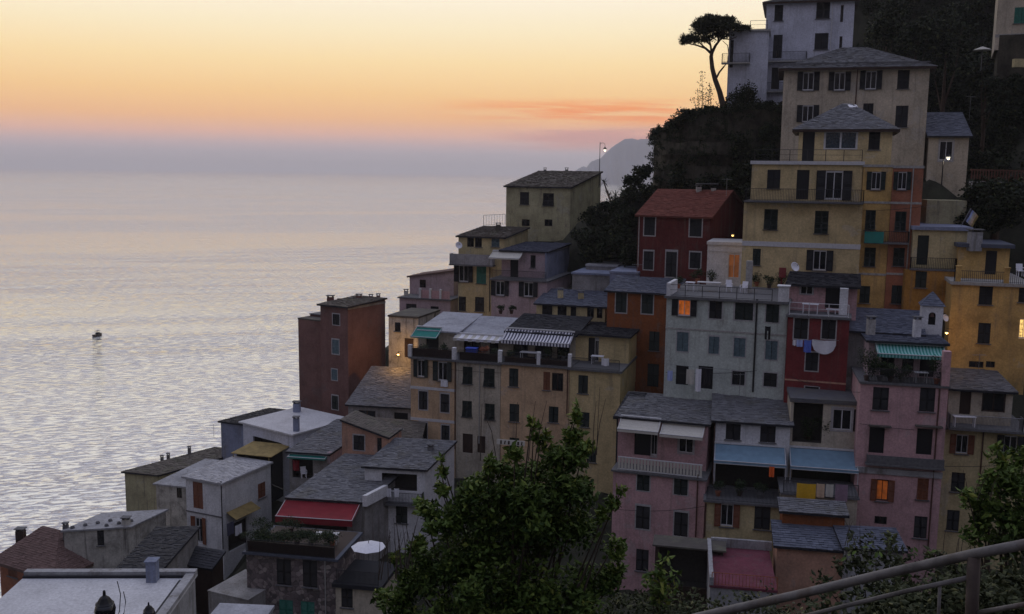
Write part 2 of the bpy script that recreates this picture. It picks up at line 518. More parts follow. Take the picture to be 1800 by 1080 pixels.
def unit(kind, mat):
    key = (kind, mat)
    if key in _U:
        return _U[key]
    b = MB()
    if kind == 'box':
        b.box((0, 0, 0), (1, 1, 1))
    elif kind == 'frame':            # outer 1x1, border 9%, mullion in the middle
        for x in (-0.47, 0.47):
            b.box((x, 0, 0), (0.06, 1, 1))
        b.box((0, 0.1, 0), (0.055, 0.8, 0.9))
        for z in (-0.46, 0.46):
            b.box((0, 0, z), (0.88, 1, 0.06))
    elif kind == 'surround':         # plaster band around an opening of size 1
        e = 0.09
        for x in (-0.5 - e / 2, 0.5 + e / 2):
            b.box((x, 0, 0), (e, 1, 1))
        b.box((0, 0, 0.5 + 0.045), (1 + 2 * e, 1, 0.09))
        b.box((0, 0, -0.5 - 0.03), (1 + 2 * e, 1, 0.06))
    elif kind == 'shutter':          # louvred leaf
        for x in (-0.44, 0.44):
            b.box((x, 0, 0), (0.12, 1, 1))
        for z in (-0.465, 0.0, 0.465):
            b.box((0, 0, z), (0.76, 1, 0.07))
        for k in range(18):
            z = -0.42 + k * 0.84 / 17
            if abs(z) < 0.05:
                continue
            b.obox((-0.38, -0.42, z - 0.024), (0.76, 0, 0), (0, 0.75, 0.028), (0, -0.05, 0.012))
        b.box((0, 0.42, 0), (0.76, 0.1, 0.9))
    _U[key] = b.mesh(kind, mat)
    return _U[key]


class Face:
    def __init__(self, A, d, n, L, z0, z1):
        self.A, self.d, self.n, self.L, self.z0, self.z1 = V((A.x, A.y, 0)), d, n, L, z0, z1

    def hit(self, u, v, off=0.0):
        r = ray(u, v)
        A = self.A + self.n * off
        t = (A - V((CAM.x, CAM.y, 0))).dot(self.n) / V((r.x, r.y, 0)).dot(self.n)
        Pt = CAM + r * t
        return (V((Pt.x, Pt.y, 0)) - A).dot(self.d), Pt.z

    def pt(self, s, z, out=0.0):
        p = self.A + self.d * s + self.n * out
        return V((p.x, p.y, z))

    def rect(self, u, v, wd, h):
        s0 = self.hit(u - wd / 2, v)[0]
        s1 = self.hit(u + wd / 2, v)[0]
        z1 = self.hit(u, v - h / 2)[1]
        z0 = self.hit(u, v + h / 2)[1]
        return s0, s1, z0, z1

    def M(self, s, z, out=0.0, size=(1, 1, 1), rz=0.0, rx=0.0):
        m = Matrix.Identity(4)
        i = -self.n
        for k in range(3):
            m[k][0], m[k][1], m[k][2] = self.d[k], i[k], (0, 0, 1)[k]
        m.translation = self.pt(s, z, out)
        if rz:
            m = m @ Matrix.Rotation(rz, 4, 'Z')
        if rx:
            m = m @ Matrix.Rotation(rx, 4, 'X')
        return m @ Matrix.Diagonal((*size, 1))


def wall_face(b, F, rects, deep=0.16, mi=0):
    ss = sorted({0.0, F.L, *[x for r in rects for x in r[:2]]})
    zs = sorted({F.z0, F.z1, *[x for r in rects for x in r[2:4]]})
    for i in range(len(ss) - 1):
        for j in range(len(zs) - 1):
            sm, zm = (ss[i] + ss[i + 1]) / 2, (zs[j] + zs[j + 1]) / 2
            if any(r[0] < sm < r[1] and r[2] < zm < r[3] for r in rects):
                continue
            b.poly([F.pt(ss[i], zs[j]), F.pt(ss[i + 1], zs[j]), F.pt(ss[i + 1], zs[j + 1]), F.pt(ss[i], zs[j + 1])], mi)
    for s0, s1, z0, z1 in rects:
        q = [(s0, z0), (s1, z0), (s1, z1), (s0, z1)]
        for k in range(4):
            a, c = q[k], q[(k + 1) % 4]
            b.poly([F.pt(*a), F.pt(*a, -deep), F.pt(*c, -deep), F.pt(*c)], mi)


def tiles(b, q00, q10, q11, q01, tw=0.42, tl=0.32, thick=0.03, mi=0, jit=1.0):
    """overlapping slates laid over a sloping quad (eave left, eave right, top right, top left)"""
    q00, q10, q11, q01 = V(q00), V(q10), V(q11), V(q01)
    nrm = (q10 - q00).cross(q01 - q00)
    if nrm.length < 1e-6:
        return
    nrm.normalize()
    ln = max((q01 - q00).length, (q11 - q10).length)
    rows = max(1, int(ln / tl))
    for i in range(rows):
        a, c = i / rows, min(1.0, (i + 1.35) / rows)
        l0, r0 = q00.lerp(q01, a), q10.lerp(q11, a)
        l1, r1 = q00.lerp(q01, c), q10.lerp(q11, c)
        wd = (r0 - l0).length
        k = max(1, int(wd / tw))
        off = R.random() * 0.7
        cuts = [0.0] + [min(1, max(0, (j + off + R.uniform(-.15, .15)) / k)) for j in range(k) if (j + off) / k < 0.99] + [1.0]
        cuts.sort()
        for s, e in zip(cuts[:-1], cuts[1:]):
            if e - s < 0.02 / max(wd, 0.1):
                continue
            g = 0.006 / max(wd, 0.1)
            lift = thick * (0.9 + R.random() * 1.6 * jit)
            tone = min(1, max(0, R.gauss(0.5, 0.2)))
            p0, p1 = l0.lerp(r0, s + g), l0.lerp(r0, e - g)
            p2, p3 = l1.lerp(r1, e - g), l1.lerp(r1, s + g)
            dz = (q00 - q01).normalized() * R.uniform(0, 0.03) * jit
            t0, t1, t2, t3 = p0 + nrm * lift + dz, p1 + nrm * lift + dz, p2 + nrm * 0.008, p3 + nrm * 0.008
            b.poly([t0, t1, t2, t3], mi, tone)
            b.poly([p0 + dz, p1 + dz, t1, t0], mi, tone)
            b.poly([p0 + dz, t0, t3], mi, tone)
            b.poly([t1, p1 + dz, t2], mi, tone)


def slab(b, q, thick=0.12, mi=0):
    """solid plate under a quad or polygon"""
    q = [V(x) for x in q]
    lo = [p - V((0, 0, thick)) for p in q]
    b.poly(q, mi)
    b.poly(list(reversed(lo)), mi)
    for k in range(len(q)):
        k2 = (k + 1) % len(q)
        b.poly([lo[k], lo[k2], q[k2], q[k]], mi)


def proj(p):
    q = V(p) - CAM
    k = q.dot(_f)
    return 900 + FPX * q.dot(CR) / k, 540 - FPX * q.dot(CU) / k


def z_for(p, v):
    p = V(p)
    for _ in range(3):
        p.z = at(proj(p)[0], v, p.y).z
    return p.z


GROUND = []        # terrain control points


class Bld:
    def __init__(self, name, label, cat='house', group='houses stacked on the hillside'):
        self.name, self.label, self.cat, self.group = name, label, cat, group
        self.root = None

    def part(self, name, mb, mats, parent=None, smooth=False, **pr):
        return obj(name, mb.mesh(name, mats, smooth), None, parent or self.root, **pr)

    def body(self, u0, u1, vt, vb, Y, th, dep, mat, roof=None, wins=(), rwins=(), lwins=(), u2=None, ground=True, gv=0.0, sk=0.0):
        A = at(u0, vt, Y)
        zt, zb = A.z, at(u0, vb, Y).z
        a = math.radians(th)
        d, n = V((math.cos(a), -math.sin(a), 0)), V((-math.sin(a), -math.cos(a), 0))
        F = Face(A, d, n, 1.0, zb - 1.5, zt)
        F.L = F.hit(u1, vt)[0]
        B_ = F.pt(F.L, zt)
        k_ = math.radians(sk)
        sd = -n * math.cos(k_) + d * math.sin(k_)
        sn = d * math.cos(k_) + n * math.sin(k_)
        Rf = Face(B_, sd, sn, dep, zb - 1.5, zt)
        if u2 is not None:
            dep = Rf.hit(u2, vt)[0] if Rf.hit(u2, vt)[0] > 0.5 else dep
            Rf.L = dep
        D = F.pt(0, zt) + sd * dep
        Lf = Face(D, -sd, -sn, dep, zb - 1.5, zt)
        C = F.pt(F.L, zt) + sd * dep
        Bf = Face(C, -d, -n, F.L, zb - 1.5, zt)
        if self.root is None:
            p = F.pt(F.L / 2, zb)
            self.root = thing(self.name, self.label, self.cat, p, self.group)
        if ground:
            for k in (0.0, 0.5, 1.0):
                GROUND.append((F.pt(F.L * k, 0, 0.6), zb - gv))
                GROUND.append((F.pt(F.L * k, 0, -dep * 0.8), zb - gv))
        b = MB()
        for FF, ws in ((F, wins), (Rf, rwins), (Lf, lwins), (Bf, ())):
            rects = []
            for wn in ws:
                s0, s1, z0, z1 = self.opening(FF, wn)
                s0, s1 = max(0.06, s0), min(FF.L - 0.06, s1)
                z0, z1 = max(FF.z0 + 0.1, z0), min(FF.z1 - 0.06, z1)
                if s1 - s0 < 0.12 or z1 - z0 < 0.12:
                    continue
                rects.append((s0, s1, z0, z1))
                self.window(FF, wn, (s0, s1, z0, z1))
            wall_face(b, FF, rects)
        c4 = [F.pt(0, zt), F.pt(F.L, zt), C.copy(), D.copy()]
        self.F, self.Rf, self.Lf, self.c4, self.zt, self.zb, self.dep = F, Rf, Lf, c4, zt, zb, dep
        self.wallmat = mat
        self.roofs(b, roof)
        self.part('wall', b, mat)
        return self

    def roofs(self, b, roof):
        F, zt, dep, c4 = self.F, self.zt, self.dep, self.c4
        A, B_, C, D = c4
        d, n = F.d, F.n
        up = V((0, 0, 1))
        if roof is None:
            b.poly([A, B_, C, D])
            return
        kind, rise, mat = roof[0], roof[1], roof[2]
        if isinstance(rise, tuple):
            ref = D if kind.startswith('shed') else (A + B_ + C + D) / 4
            rise = max(0.02, z_for(ref, rise[1]) - zt)
        oh = roof[3] if len(roof) > 3 else 0.3
        rb, tb = MB(), MB()
        quads = []
        if kind == 'flat':
            b.poly([A, B_, C, D])
            lo = [A + n * oh - d * oh * .6, B_ + n * oh + d * oh * .6, C + d * oh * .6 - n * .1, D - d * oh * .6 - n * .1]
            slab(rb, [p + up * rise for p in lo], rise - 0.004)
            self.part('roof', rb, mat)
            return
        if kind == 'shed':
            C2, D2 = C + up * rise, D + up * rise
            b.poly([B_, C, C2])
            b.poly([A, D2, D])
            b.poly([D, D2, C2, C])
            k = oh * rise / dep
            q = [A + n * oh - d * .25 - up * k, B_ + n * oh + d * .25 - up * k, C2 + d * .25 - n * .1 + up * 0.1 * rise / dep, D2 - d * .25 - n * .1 + up * .1 * rise / dep]
            quads = [q]
        elif kind == 'shedx':       # high on the left, low on the right (negative rise: the other way)
            hl, hr = (rise, 0) if rise > 0 else (0, -rise)
            A2, D2, B2, C2 = A + up * hl, D + up * hl, B_ + up * hr, C + up * hr
            b.poly([A, B_, B2, A2])
            b.poly([C, D, D2, C2])
            if hl:
                b.poly([D, A, A2, D2])
            else:
                b.poly([B_, C, C2, B2])
            e = d * oh
            k = up * (oh * (hr - hl) / F.L)
            q = [A2 + n * .25 - e - k, B2 + n * .25 + e + k, C2 - n * .1 + e + k, D2 - n * .1 - e - k]
            quads = [[q[1], q[2], q[3], q[0]] if hl else [q[3], q[0], q[1], q[2]]]
        elif kind == 'gable':       # ridge parallel to the front
            M1, M2 = (A + D) / 2 + up * rise, (B_ + C) / 2 + up * rise
            b.poly([B_, C, M2])
            b.poly([A, M1, D])
            k = up * (oh * rise / (dep / 2))
            e = d * .25
            quads = [[A + n * oh - e - k, B_ + n * oh + e - k, M2 + e, M1 - e], [C - n * oh + e - k, D - n * oh - e - k, M1 - e, M2 + e]]
        elif kind == 'hip':
            ins = min(dep, F.L) / 2 * (roof[4] if len(roof) > 4 else 1.0)
            mid = (A + D) / 2
            M1 = mid + d * ins + up * rise
            M2 = (B_ + C) / 2 - d * ins + up * rise
            k = up * (oh * rise / (dep / 2))
            a_, b_, c_, d_ = A + (n - d) * oh - k, B_ + (n + d) * oh - k, C + (d - n) * oh - k, D - (d + n) * oh - k
            b.poly([A, B_, C, D])
            quads = [[a_, b_, M2, M1], [b_, c_, M2, M2], [c_, d_, M1, M2], [d_, a_, M1, M1]]
        for q in quads:
            slab(rb, [V(x) + up * 0.03 for x in (q if (V(q[2]) - V(q[3])).length > 1e-4 else q[:3])], 0.24 if kind == 'hip' else 0.15)
            big = 0.32
            if mat in ('flat_white', 'concrete', 'roof_membrane'):
                continue
            tiles(tb, *[V(x) + up * 0.032 for x in q], tw=big, tl=0.23)
        ro = self.part('roof', rb, ('wood_dark' if kind == 'hip' else 'slate_dark') if mat.startswith('slate') else mat)  # hip: dark slab serves as fascia, overhang shading put into its colour
        if tb.f:
            self.part('slates', tb, mat, ro, kind='stuff')
        self.ro = ro
        self.q = quads

    # wn = (u, v, w, h, style, shutter material)
    def opening(self, F, wn):
        u, v, wd, h, st = wn[:5]
        s0, s1, z0, z1 = F.rect(u, v, wd, h)
        if st == 'o':
            m_, g = (s0 + s1) / 2, (s1 - s0) * 0.24
            return m_ - g, m_ + g, z0, z1
        return s0, s1, z0, z1

    def window(self, F, wn, rc):
        st = wn[4]
        sm = wn[5] if len(wn) > 5 else 'green_shutter'
        s0, s1, z0, z1 = rc
        s, z, wd, h = (s0 + s1) / 2, (z0 + z1) / 2, s1 - s0, z1 - z0
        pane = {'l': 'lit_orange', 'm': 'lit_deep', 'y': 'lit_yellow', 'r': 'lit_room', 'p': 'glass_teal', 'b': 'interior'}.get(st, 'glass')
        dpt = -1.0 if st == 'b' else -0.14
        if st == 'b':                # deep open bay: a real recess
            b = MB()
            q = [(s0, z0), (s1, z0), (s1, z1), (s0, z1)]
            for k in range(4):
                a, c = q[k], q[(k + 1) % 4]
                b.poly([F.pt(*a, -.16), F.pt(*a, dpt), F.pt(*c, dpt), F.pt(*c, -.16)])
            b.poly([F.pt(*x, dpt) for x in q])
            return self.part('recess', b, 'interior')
        wo = obj('door' if st == 'd' else 'window', unit('box', 'wood_dark' if st == 'd' and len(wn) < 6 else (sm if st == 'd' else pane)),
                 F.M(s, z, dpt, (wd, 0.04, h)), self.root)
        if st in ('o', 'g', 'w', 'l', 'm', 'p', 'y', 'r'):
            obj('frame', unit('frame', 'white_frame' if st not in ('m', 'g') else 'wood_dark'), F.M(s, z, -0.09, (wd, 0.05, h)), wo)
        if st in ('o', 'l', 'm'):
            lw = wd * 0.5 if st != 'o' else (wd / 0.48) * 0.25
            for sg in (-1, 1):
                ang = R.uniform(3, 14) if st == 'o' else R.uniform(8, 22)
                hs = s + sg * wd / 2
                c = hs + sg * lw / 2 * math.cos(math.radians(ang))
                obj('shutter', unit('shutter', sm), F.M(c, z, 0.03 + lw / 2 * math.sin(math.radians(ang)), (lw, 0.04, h), rz=-sg * math.radians(ang)), wo)
        if st in ('c', 't', 'a'):
            for sg in (-1, 1):
                if st == 'a' and h > 0.8:
                    hh = h * 0.55
                    obj('shutter', unit('shutter', sm), F.M(s + sg * wd / 4, z1 - hh / 2, -0.03, (wd / 2 - 0.012, 0.04, hh)), wo)
                    fl, an = h - hh - .02, math.radians(R.uniform(8, 26))
                    zt = z1 - hh - .02
                    obj('shutter', unit('shutter', sm), F.M(s + sg * wd / 4, zt - fl / 2 * math.cos(an), -0.03 + fl / 2 * math.sin(an), (wd / 2 - 0.012, 0.04, fl), rx=-an), wo)
                else:
                    an = R.choice((0, 0, 0, 0, 0.0, R.uniform(3, 12)))
                    lw = wd / 2 - 0.012
                    hs = s + sg * wd / 2
                    ar = math.radians(an)
                    obj('shutter', unit('shutter', sm), F.M(hs - sg * lw / 2 * math.cos(ar), z, -0.03 + lw / 2 * math.sin(ar), (lw, 0.04, h), rz=sg * ar), wo)
        if st in ('t', 'w'):
            obj('surround', unit('surround', 'surround'), F.M(s, z, 0.012, (wd, 0.03, h)), wo)
        if st in ('c', 'a', 'o', 'l', 'm') and h < 2.1:
            obj('sill', unit('box', 'ledge'), F.M(s, z0 - 0.04, 0.05, (wd + 0.2, 0.16, 0.06)), wo)
        return wo

    def band(self, v, h, mat='stone_trim', u=None, out=0.04, F=None, s0=-0.02, s1=None, name='string_course'):
        F = F or self.F
        um = u
        if um is None:
            # pixel column at the left end of the face
            q = F.pt(0.3, F.z1) - CAM
            um = 900 + FPX * q.dot(CR) / q.dot(_f)
        z = F.hit(um, v)[1]
        s1 = F.L + 0.02 if s1 is None else s1
        b = MB()
        b.obox(F.pt(s0, z - h / 2, out), F.d * (s1 - s0), -F.n * (out - 0.003), V((0, 0, h)))
        return self.part(name, b, mat)

    def pipe(self, u, v0, v1, mat='copper_pipe', F=None, r=0.05):
        F = F or self.F
        s, z0 = F.hit(u, v0, 0.08)
        z1 = F.hit(u, v1, 0.08)[1]
        b = MB()
        b.tube([F.pt(s, z0, 0.08), F.pt(s, z1, 0.08)], r, 6)
        return self.part('downpipe', b, mat)

    def balcony(self, u0, u1, v, out=0.9, rail_h=0.95, F=None, slabmat='ledge', railmat='iron', style='bars', th=0.16, gap=0.09):
        F = F or self.F
        s0, z = F.hit(u0, v, out)
        s1 = F.hit(u1, v, out)[0]
        b = MB()
        b.obox(F.pt(s0, z - th, out), F.d * (s1 - s0), -F.n * (out - 0.004), V((0, 0, th)))
        so = self.part('balcony', b, slabmat)
        if style:
            pts = [F.pt(s0 + .05, z, 0.05), F.pt(s0 + .05, z, out - .05), F.pt(s1 - .05, z, out - .05), F.pt(s1 - .05, z, 0.05)]
            railing(so, pts, rail_h, railmat, style, gap)
        return so, s0, s1, z

    def awning(self, u0, u1, vt, vb, out, mats, n=1, val=0.22, F=None, frame=False, scallop=False, name='awning'):
        """sloping cloth from the wall at pixel row vt to a front bar seen at row vb"""
        F = F or self.F
        s0, z1 = F.hit(u0, vt)
        s1 = F.hit(u1, vt)[0]
        z0 = F.hit(u0, vb, out)[1]
        b = MB()
        nn = max(n, 10)
        for k in range(nn):
            mi = k % 2 if n > 1 else 0
            a, c = s0 + (s1 - s0) * k / nn, s0 + (s1 - s0) * (k + 1) / nn
            seg = 4
            for j in range(seg):
                t0, t1 = j / seg, (j + 1) / seg
                sag = lambda t: -0.13 * math.sin(math.pi * t)
                p = lambda s, t: F.pt(s, z1 + (z0 - z1) * t + sag(t) + 0.03 * t * math.sin((s - s0) * 2.9 + t * 2.2), 0.03 + out * t)
                b.poly([p(a, t1), p(c, t1), p(c, t0), p(a, t0)], mi)
                b.poly([q - V((0, 0, 0.012)) for q in (p(a, t0), p(c, t0), p(c, t1), p(a, t1))], mi)
            dd = val * (0.75 if scallop and k % 2 else 1.0)
            b.poly([F.pt(a, z0 - dd, out + 0.05), F.pt(c, z0 - dd, out + 0.05), F.pt(c, z0, out + 0.035), F.pt(a, z0, out + 0.035)], mi)
            b.poly([F.pt(c, z0 - dd, out + 0.042), F.pt(a, z0 - dd, out + 0.042), F.pt(a, z0, out + 0.028), F.pt(c, z0, out + 0.028)], mi)
        aw = self.part(name, b, mats)
        fb = MB()
        fb.tube([F.pt(s0, z0, out + .03), F.pt(s1, z0, out + .03)], 0.035, 6)
        fb.obox(F.pt(s0, z1 - .02, .16), F.d * (s1 - s0), -F.n * .15, V((0, 0, .12)))
        for s in (s0 + .05, s1 - .05):
            fb.tube([F.pt(s, z1, .05), F.pt(s, z0, out)], 0.025, 5)
        if frame:
            for s in (s0 + .03, s1 - .03):
                fb.tube([F.pt(s, z0, out), F.pt(s, z0 - frame, out)], 0.025, 5)
            fb.tube([F.pt(s0, z0 - val - .03, out + .03), F.pt(s1, z0 - val - .03, out + .03)], 0.03, 6)
        self.part('awning_frame', fb, 'white_frame', aw)
        return aw

    def chimney(self, u, v, Y, wd, ht, mat='stone_trim', cap=True, base=0.6):
        """masonry chimney whose foot is seen at pixel (u, v) at depth Y, size in metres"""
        p = at(u, v, Y)
        b = MB()
        b.obox(p + V((-wd / 2, -wd * .4, -base)), (wd, 0, 0), (0, wd * .8, 0), (0, 0, ht + base))
        co = self.part('chimney', b, mat)
        if cap:
            c = MB()
            for sx in (-1, 1):
                c.box(p + V((sx * wd * .38, 0, ht + .08)), (wd * .16, wd * .7, 0.16))
            c.box(p + V((0, 0, ht + .2)), (wd * 1.25, wd * 1.05, 0.07))
            self.part('chimney_cap', c, 'ledge', co)
        return co


def railing(parent, pts, h, mat, style='bars', gap=0.09, name='railing', root=None):
    b = MB()
    up = V((0, 0, 1))
    for p, q in zip(pts[:-1], pts[1:]):
        ln = (q - p).length
        if ln < 0.06:
            continue
        dr = (q - p) / ln
        sd = dr.cross(up) * 0.012
        if style == 'solid':
            b.obox(p - sd * 2, dr * ln, up.cross(dr) * 0.05, up * h)
            continue
        for z, r in ((h, 0.022), (0.08, 0.015)):
            b.tube([p + up * z, q + up * z], r, 5)
        if style == 'rails':
            b.tube([p + up * h * .55, q + up * h * .55], 0.014, 5)
        k = max(1, int(ln / (gap if style == 'bars' else 1.3)))
        for i in range(k + 1):
            c = p.lerp(q, i / k)
            r = 0.012 if style == 'bars' and i not in (0, k) else 0.024
            b.obox(c + V((-r, -r, 0)), (2 * r, 0, 0), (0, 2 * r, 0), (0, 0, h))
    return obj(name, b.mesh(name, mat), None, parent)


# ---------------------------------------------------------------- vegetation
def leaf(b, c, size, rng, tone, droop=0.0, asp=0.42, nrm=None):
    ax = V((rng.gauss(0, 1), rng.gauss(0, 1), rng.gauss(0, .8) - droop))
    if ax.length < 1e-3:
        ax = V((1, 0, 0))
    ax.normalize()
    sd = ax.cross(V((rng.gauss(0, 1), rng.gauss(0, 1), rng.gauss(0, 1) + 1.4)))
    if sd.length < 1e-3:
        sd = V((0, 1, 0))
    sd.normalize()
    l, wd = size * rng.uniform(.7, 1.25), size * asp * rng.uniform(.8, 1.2)
    fold = ax.cross(sd) * wd * 0.35
    p0, p1 = c, c + ax * l
    m1, m2 = c + ax * l * .45 + sd * wd + fold, c + ax * l * .45 - sd * wd + fold
    b.poly([p0, m1, p1], 0, tone)
    b.poly([p0, p1, m2], 0, tone)


def blob_leaves(b, c, rad, n, size, rng, lumps=7, hi=0.12, shell=0.55, **kw):
    """leaves in a lumpy crown; tone is a leaf's own colour (fresh leaves lighter)"""
    c = V(c)
    ls = []
    for k in range(lumps):
        dirn = V((rng.gauss(0, 1), rng.gauss(0, 1), rng.gauss(0, 1))).normalized()
        ls.append((V((dirn.x * rad[0], dirn.y * rad[1], dirn.z * rad[2])) * rng.uniform(.35, .72), rng.uniform(.34, .6)))
    ls.append((V((0, 0, 0)), .7))
    for i in range(n):
        o, s = rng.choice(ls)
        dirn = V((rng.gauss(0, 1), rng.gauss(0, 1), rng.gauss(0, 1))).normalized()
        rr = s * (rng.random() ** (1 - shell)) * rng.uniform(.85, 1.1)
        p = c + o + V((dirn.x * rad[0], dirn.y * rad[1], dirn.z * rad[2])) * rr
        leaf(b, p, size, rng, 1.0 if rng.random() < hi else rng.random() * .75, **kw)


def ground_z(x, y):
    num = den = 0.0
    for (p, z) in GROUND:
        q = (p.x - x) ** 2 + (p.y - y) ** 2 + 0.6
        wt = 1.0 / (q * q)
        num += z * wt
        den += wt
    return num / den
# ================================================================ upper houses
GS, BS_, TS, GY, BR = 'green_shutter', 'black_shutter', 'teal_shutter', 'grey_shutter', 'brown_shutter'

# white house at the top, beside the stone pine
h = Bld('white_house', 'tall white house with iron balconies at the very top beside the umbrella pine')
h.body(1348, 1503, 3, 215, 112, 16, 9, 'white_blue', ('hip', 1.6, 'slate', 0.45), wins=[
    (1369, 23, 15, 28, 'c', BS_), (1447, 18, 24, 30, 'c', BS_), (1480, 24, 5, 30, 'g'), (1444, 73, 24, 29, 'c', BS_), (1478, 75, 5, 22, 'g'),
    (1367, 82, 16, 41, 'c', BS_), (1363, 138, 14, 38, 'c', BS_)])
h.balcony(1349, 1418, 107, 0.9, 0.95, slabmat='stone_trim', gap=.14)
h.balcony(1345, 1379, 160, 0.7, 0.9, slabmat='stone_trim', gap=.14)
h.pipe(1464, 5, 100, 'white_frame')
h.body(1282, 1352, 57, 215, 109, 15, 6, 'white_blue', ('flat', 0.22, 'stone_trim', 0.25), wins=[(1286, 95, 6, 48, 'c', BS_)], ground=False)
h.balcony(1268, 1318, 110, 0.8, 0.95, slabmat='stone_trim', gap=.14)
zt = h.zt + .22
railing(h.root, [h.F.pt(2.2, zt, -.1), h.F.pt(h.F.L - .2, zt, -.1)], 0.95, 'iron', 'rails')

# cream house under it
h = Bld('cream_house', 'large cream house with hipped slate roof and open dark shutters below the white house')
h.body(1379, 1635, 117, 300, 98, 15, 9, 'cream', ('hip', ('v', 84), 'slate', 0.55, 1.25), wins=[
    (1421, 143, 40, 33, 'o', BS_), (1476, 143, 40, 33, 'o', BS_), (1531, 141, 40, 33, 'o', BS_), (1588, 140, 21, 33, 'c', BS_),
    (1420, 200, 40, 30, 'o', BS_), (1526, 195, 18, 26, 'c', BS_), (1585, 205, 22, 38, 'c', BS_), (1532, 258, 20, 30, 'c', BS_)], u2=1643)
h.pipe(1508, 116, 190)
h.band(113, 0.14, 'ledge', out=0.1, name='gutter')
h.body(1634, 1704, 238, 332, 94, 15, 6, 'cream', ('shed', ('v', 199), 'slate_blue', 0.3), wins=[(1663, 265, 24, 36, 'w')], ground=False)

# yellow tall house with terraces, and its orange neighbour
h = Bld('yellow_tall_house', 'tall yellow house with roof terrace, long iron balcony and white string course')
h.body(1308, 1517, 356, 520, 84, 18, 10, 'yellow', ('flat', 0.12, 'ledge', 0.05), wins=[
    (1355, 386, 24, 36, 'a'), (1444, 391, 24, 40, 'a'), (1330, 452, 14, 29, 'c'), (1441, 458, 48, 36, 'o', BS_)])
h.band(428, 0.42, 'white_frame', out=0.05)
F1 = h.F
h.balcony(1309, 1519, 352, 0.8, 1.0, gap=.13)
h.body(1322, 1517, 289, 352, 84.6, 18, 9, 'yellow', ('flat', 0.3, 'white_frame', 0.22), wins=[
    (1360, 315, 23, 33, 'c', BS_), (1411, 325, 22, 52, 'd', BS_), (1466, 326, 64, 52, 'o', BS_)], ground=False)
zt = h.zt + .3
railing(h.root, [h.F.pt(.2, zt, .1), h.F.pt(h.F.L - .1, zt, .1)], 0.95, 'iron', 'rails')
h.body(1405, 1570, 222, 292, 86.2, 18, 7, 'yellow', ('hip', ('v', 183), 'slate', 0.55, 1.0), wins=[
    (1421, 258, 21, 52, 'd', BS_), (1478, 247, 60, 32, 'p'), (1537, 247, 20, 33, 'c', BS_)], ground=False)
b = MB()
p = (h.q[0][2] + h.q[0][3]) / 2 - V((0, 0.9, 0.42))
b.obox(p, (.75, 0, 0), (0, .55, .26), (0, -.02, .08))
obj('skylight', b.mesh('skylight', 'white_plastic'), None, h.ro)

h = Bld('orange_house', 'orange and ochre house with mint balcony and pale string courses beside the tall yellow house')
h.body(1518, 1570, 294, 560, 81.6, 18, 9, 'ochre', ('flat', 0.22, 'stone_trim', 0.06), wins=[
    (1540, 318, 34, 32, 'o', GS), (1530, 387, 18, 35, 'a'), (1529, 452, 20, 33, 'a'), (1520, 518, 18, 30, 'c')])
for v in (356, 482):
    h.band(v, 0.18)
h.body(1570.3, 1624, 296, 560, 80.75, 18, 9, 'orange_red', ('flat', 0.22, 'stone_trim', 0.06), wins=[
    (1586, 318, 32, 32, 'o', GS), (1583, 389, 20, 34, 'a'), (1580, 452, 20, 32, 'a'), (1577, 518, 20, 32, 'c')], u2=1630)
for v in (357, 482):
    h.band(v, 0.18)
h.pipe(1606, 296, 480, 'stone_trim')
so, s0, s1, z = h.balcony(1519, 1598, 425, 0.6, 0.9, gap=.13)
b = MB()
b.obox(h.F.pt(s0, z - .1, .64), h.F.d * 1.5, -h.F.n * .03, V((0, 0, .95)))
obj('screen', b.mesh('screen', 'cloth_green'), None, so)

# pale house behind, right of the orange one
h = Bld('pale_green_house', 'narrow pale house with tall green door and small terrace right of the orange house')
h.body(1606, 1706, 404, 475, 79.5, 14, 8, 'yellow_pale', ('flat', 0.3, 'blue_grey', 0.25), wins=[(1622, 440, 20, 52, 'd', 'green_shutter')], gv=2)
zt = h.zt + .3
h.balcony(1600, 1682, 472, 0.5, 0.9, gap=.13)
h.body(1592, 1680, 475, 590, 79.2, 14, 7, 'ochre_dark', None, wins=[(1619, 490, 20, 32, 'c', GS)], ground=False)
h.body(1630, 1700, 352, 405, 84, 14, 3, 'olive_cream', None, ground=False)

# far right ochre house
h = Bld('ochre_house', 'ochre house at the right edge with roof terrace and a brightly lit window')
h.body(1674, 1815, 500, 652, 75, 17, 9, 'ochre', ('flat', 0.25, 'stone_trim', 0.25), wins=[
    (1733, 518, 24, 36, 'c', BS_), (1802, 515, 22, 34, 'c', BS_), (1730, 586, 22, 36, 'c', BS_), (1799, 578, 15, 36, 'y'),
    (1716, 641, 26, 11, 'g'), (1741, 641, 16, 11, 'g')])
zt = h.zt + .25
railing(h.root, [h.F.pt(.1, zt, .1), h.F.pt(h.F.L, zt, .1)], 0.85, 'iron', 'bars', .14)
for s in (.2, 3.6):
    b = MB()
    b.obox(h.F.pt(s, zt, .2), h.F.d * .35, -h.F.n * .35, V((0, 0, 1.15)))
    b.obox(h.F.pt(s - .04, zt + 1.15, .24), h.F.d * .43, -h.F.n * .43, V((0, 0, .08)))
    h.part('parapet_pillar', b, 'ochre')
h.body(1687, 1776, 434, 500, 77.5, 17, 6, 'ochre', ('flat', 0.3, 'slate_blue', 0.45), wins=[(1742, 462, 20, 42, 'd', BS_)], ground=False)
h.chimney(1713, 428, 77, 0.9, 0.9, 'concrete')

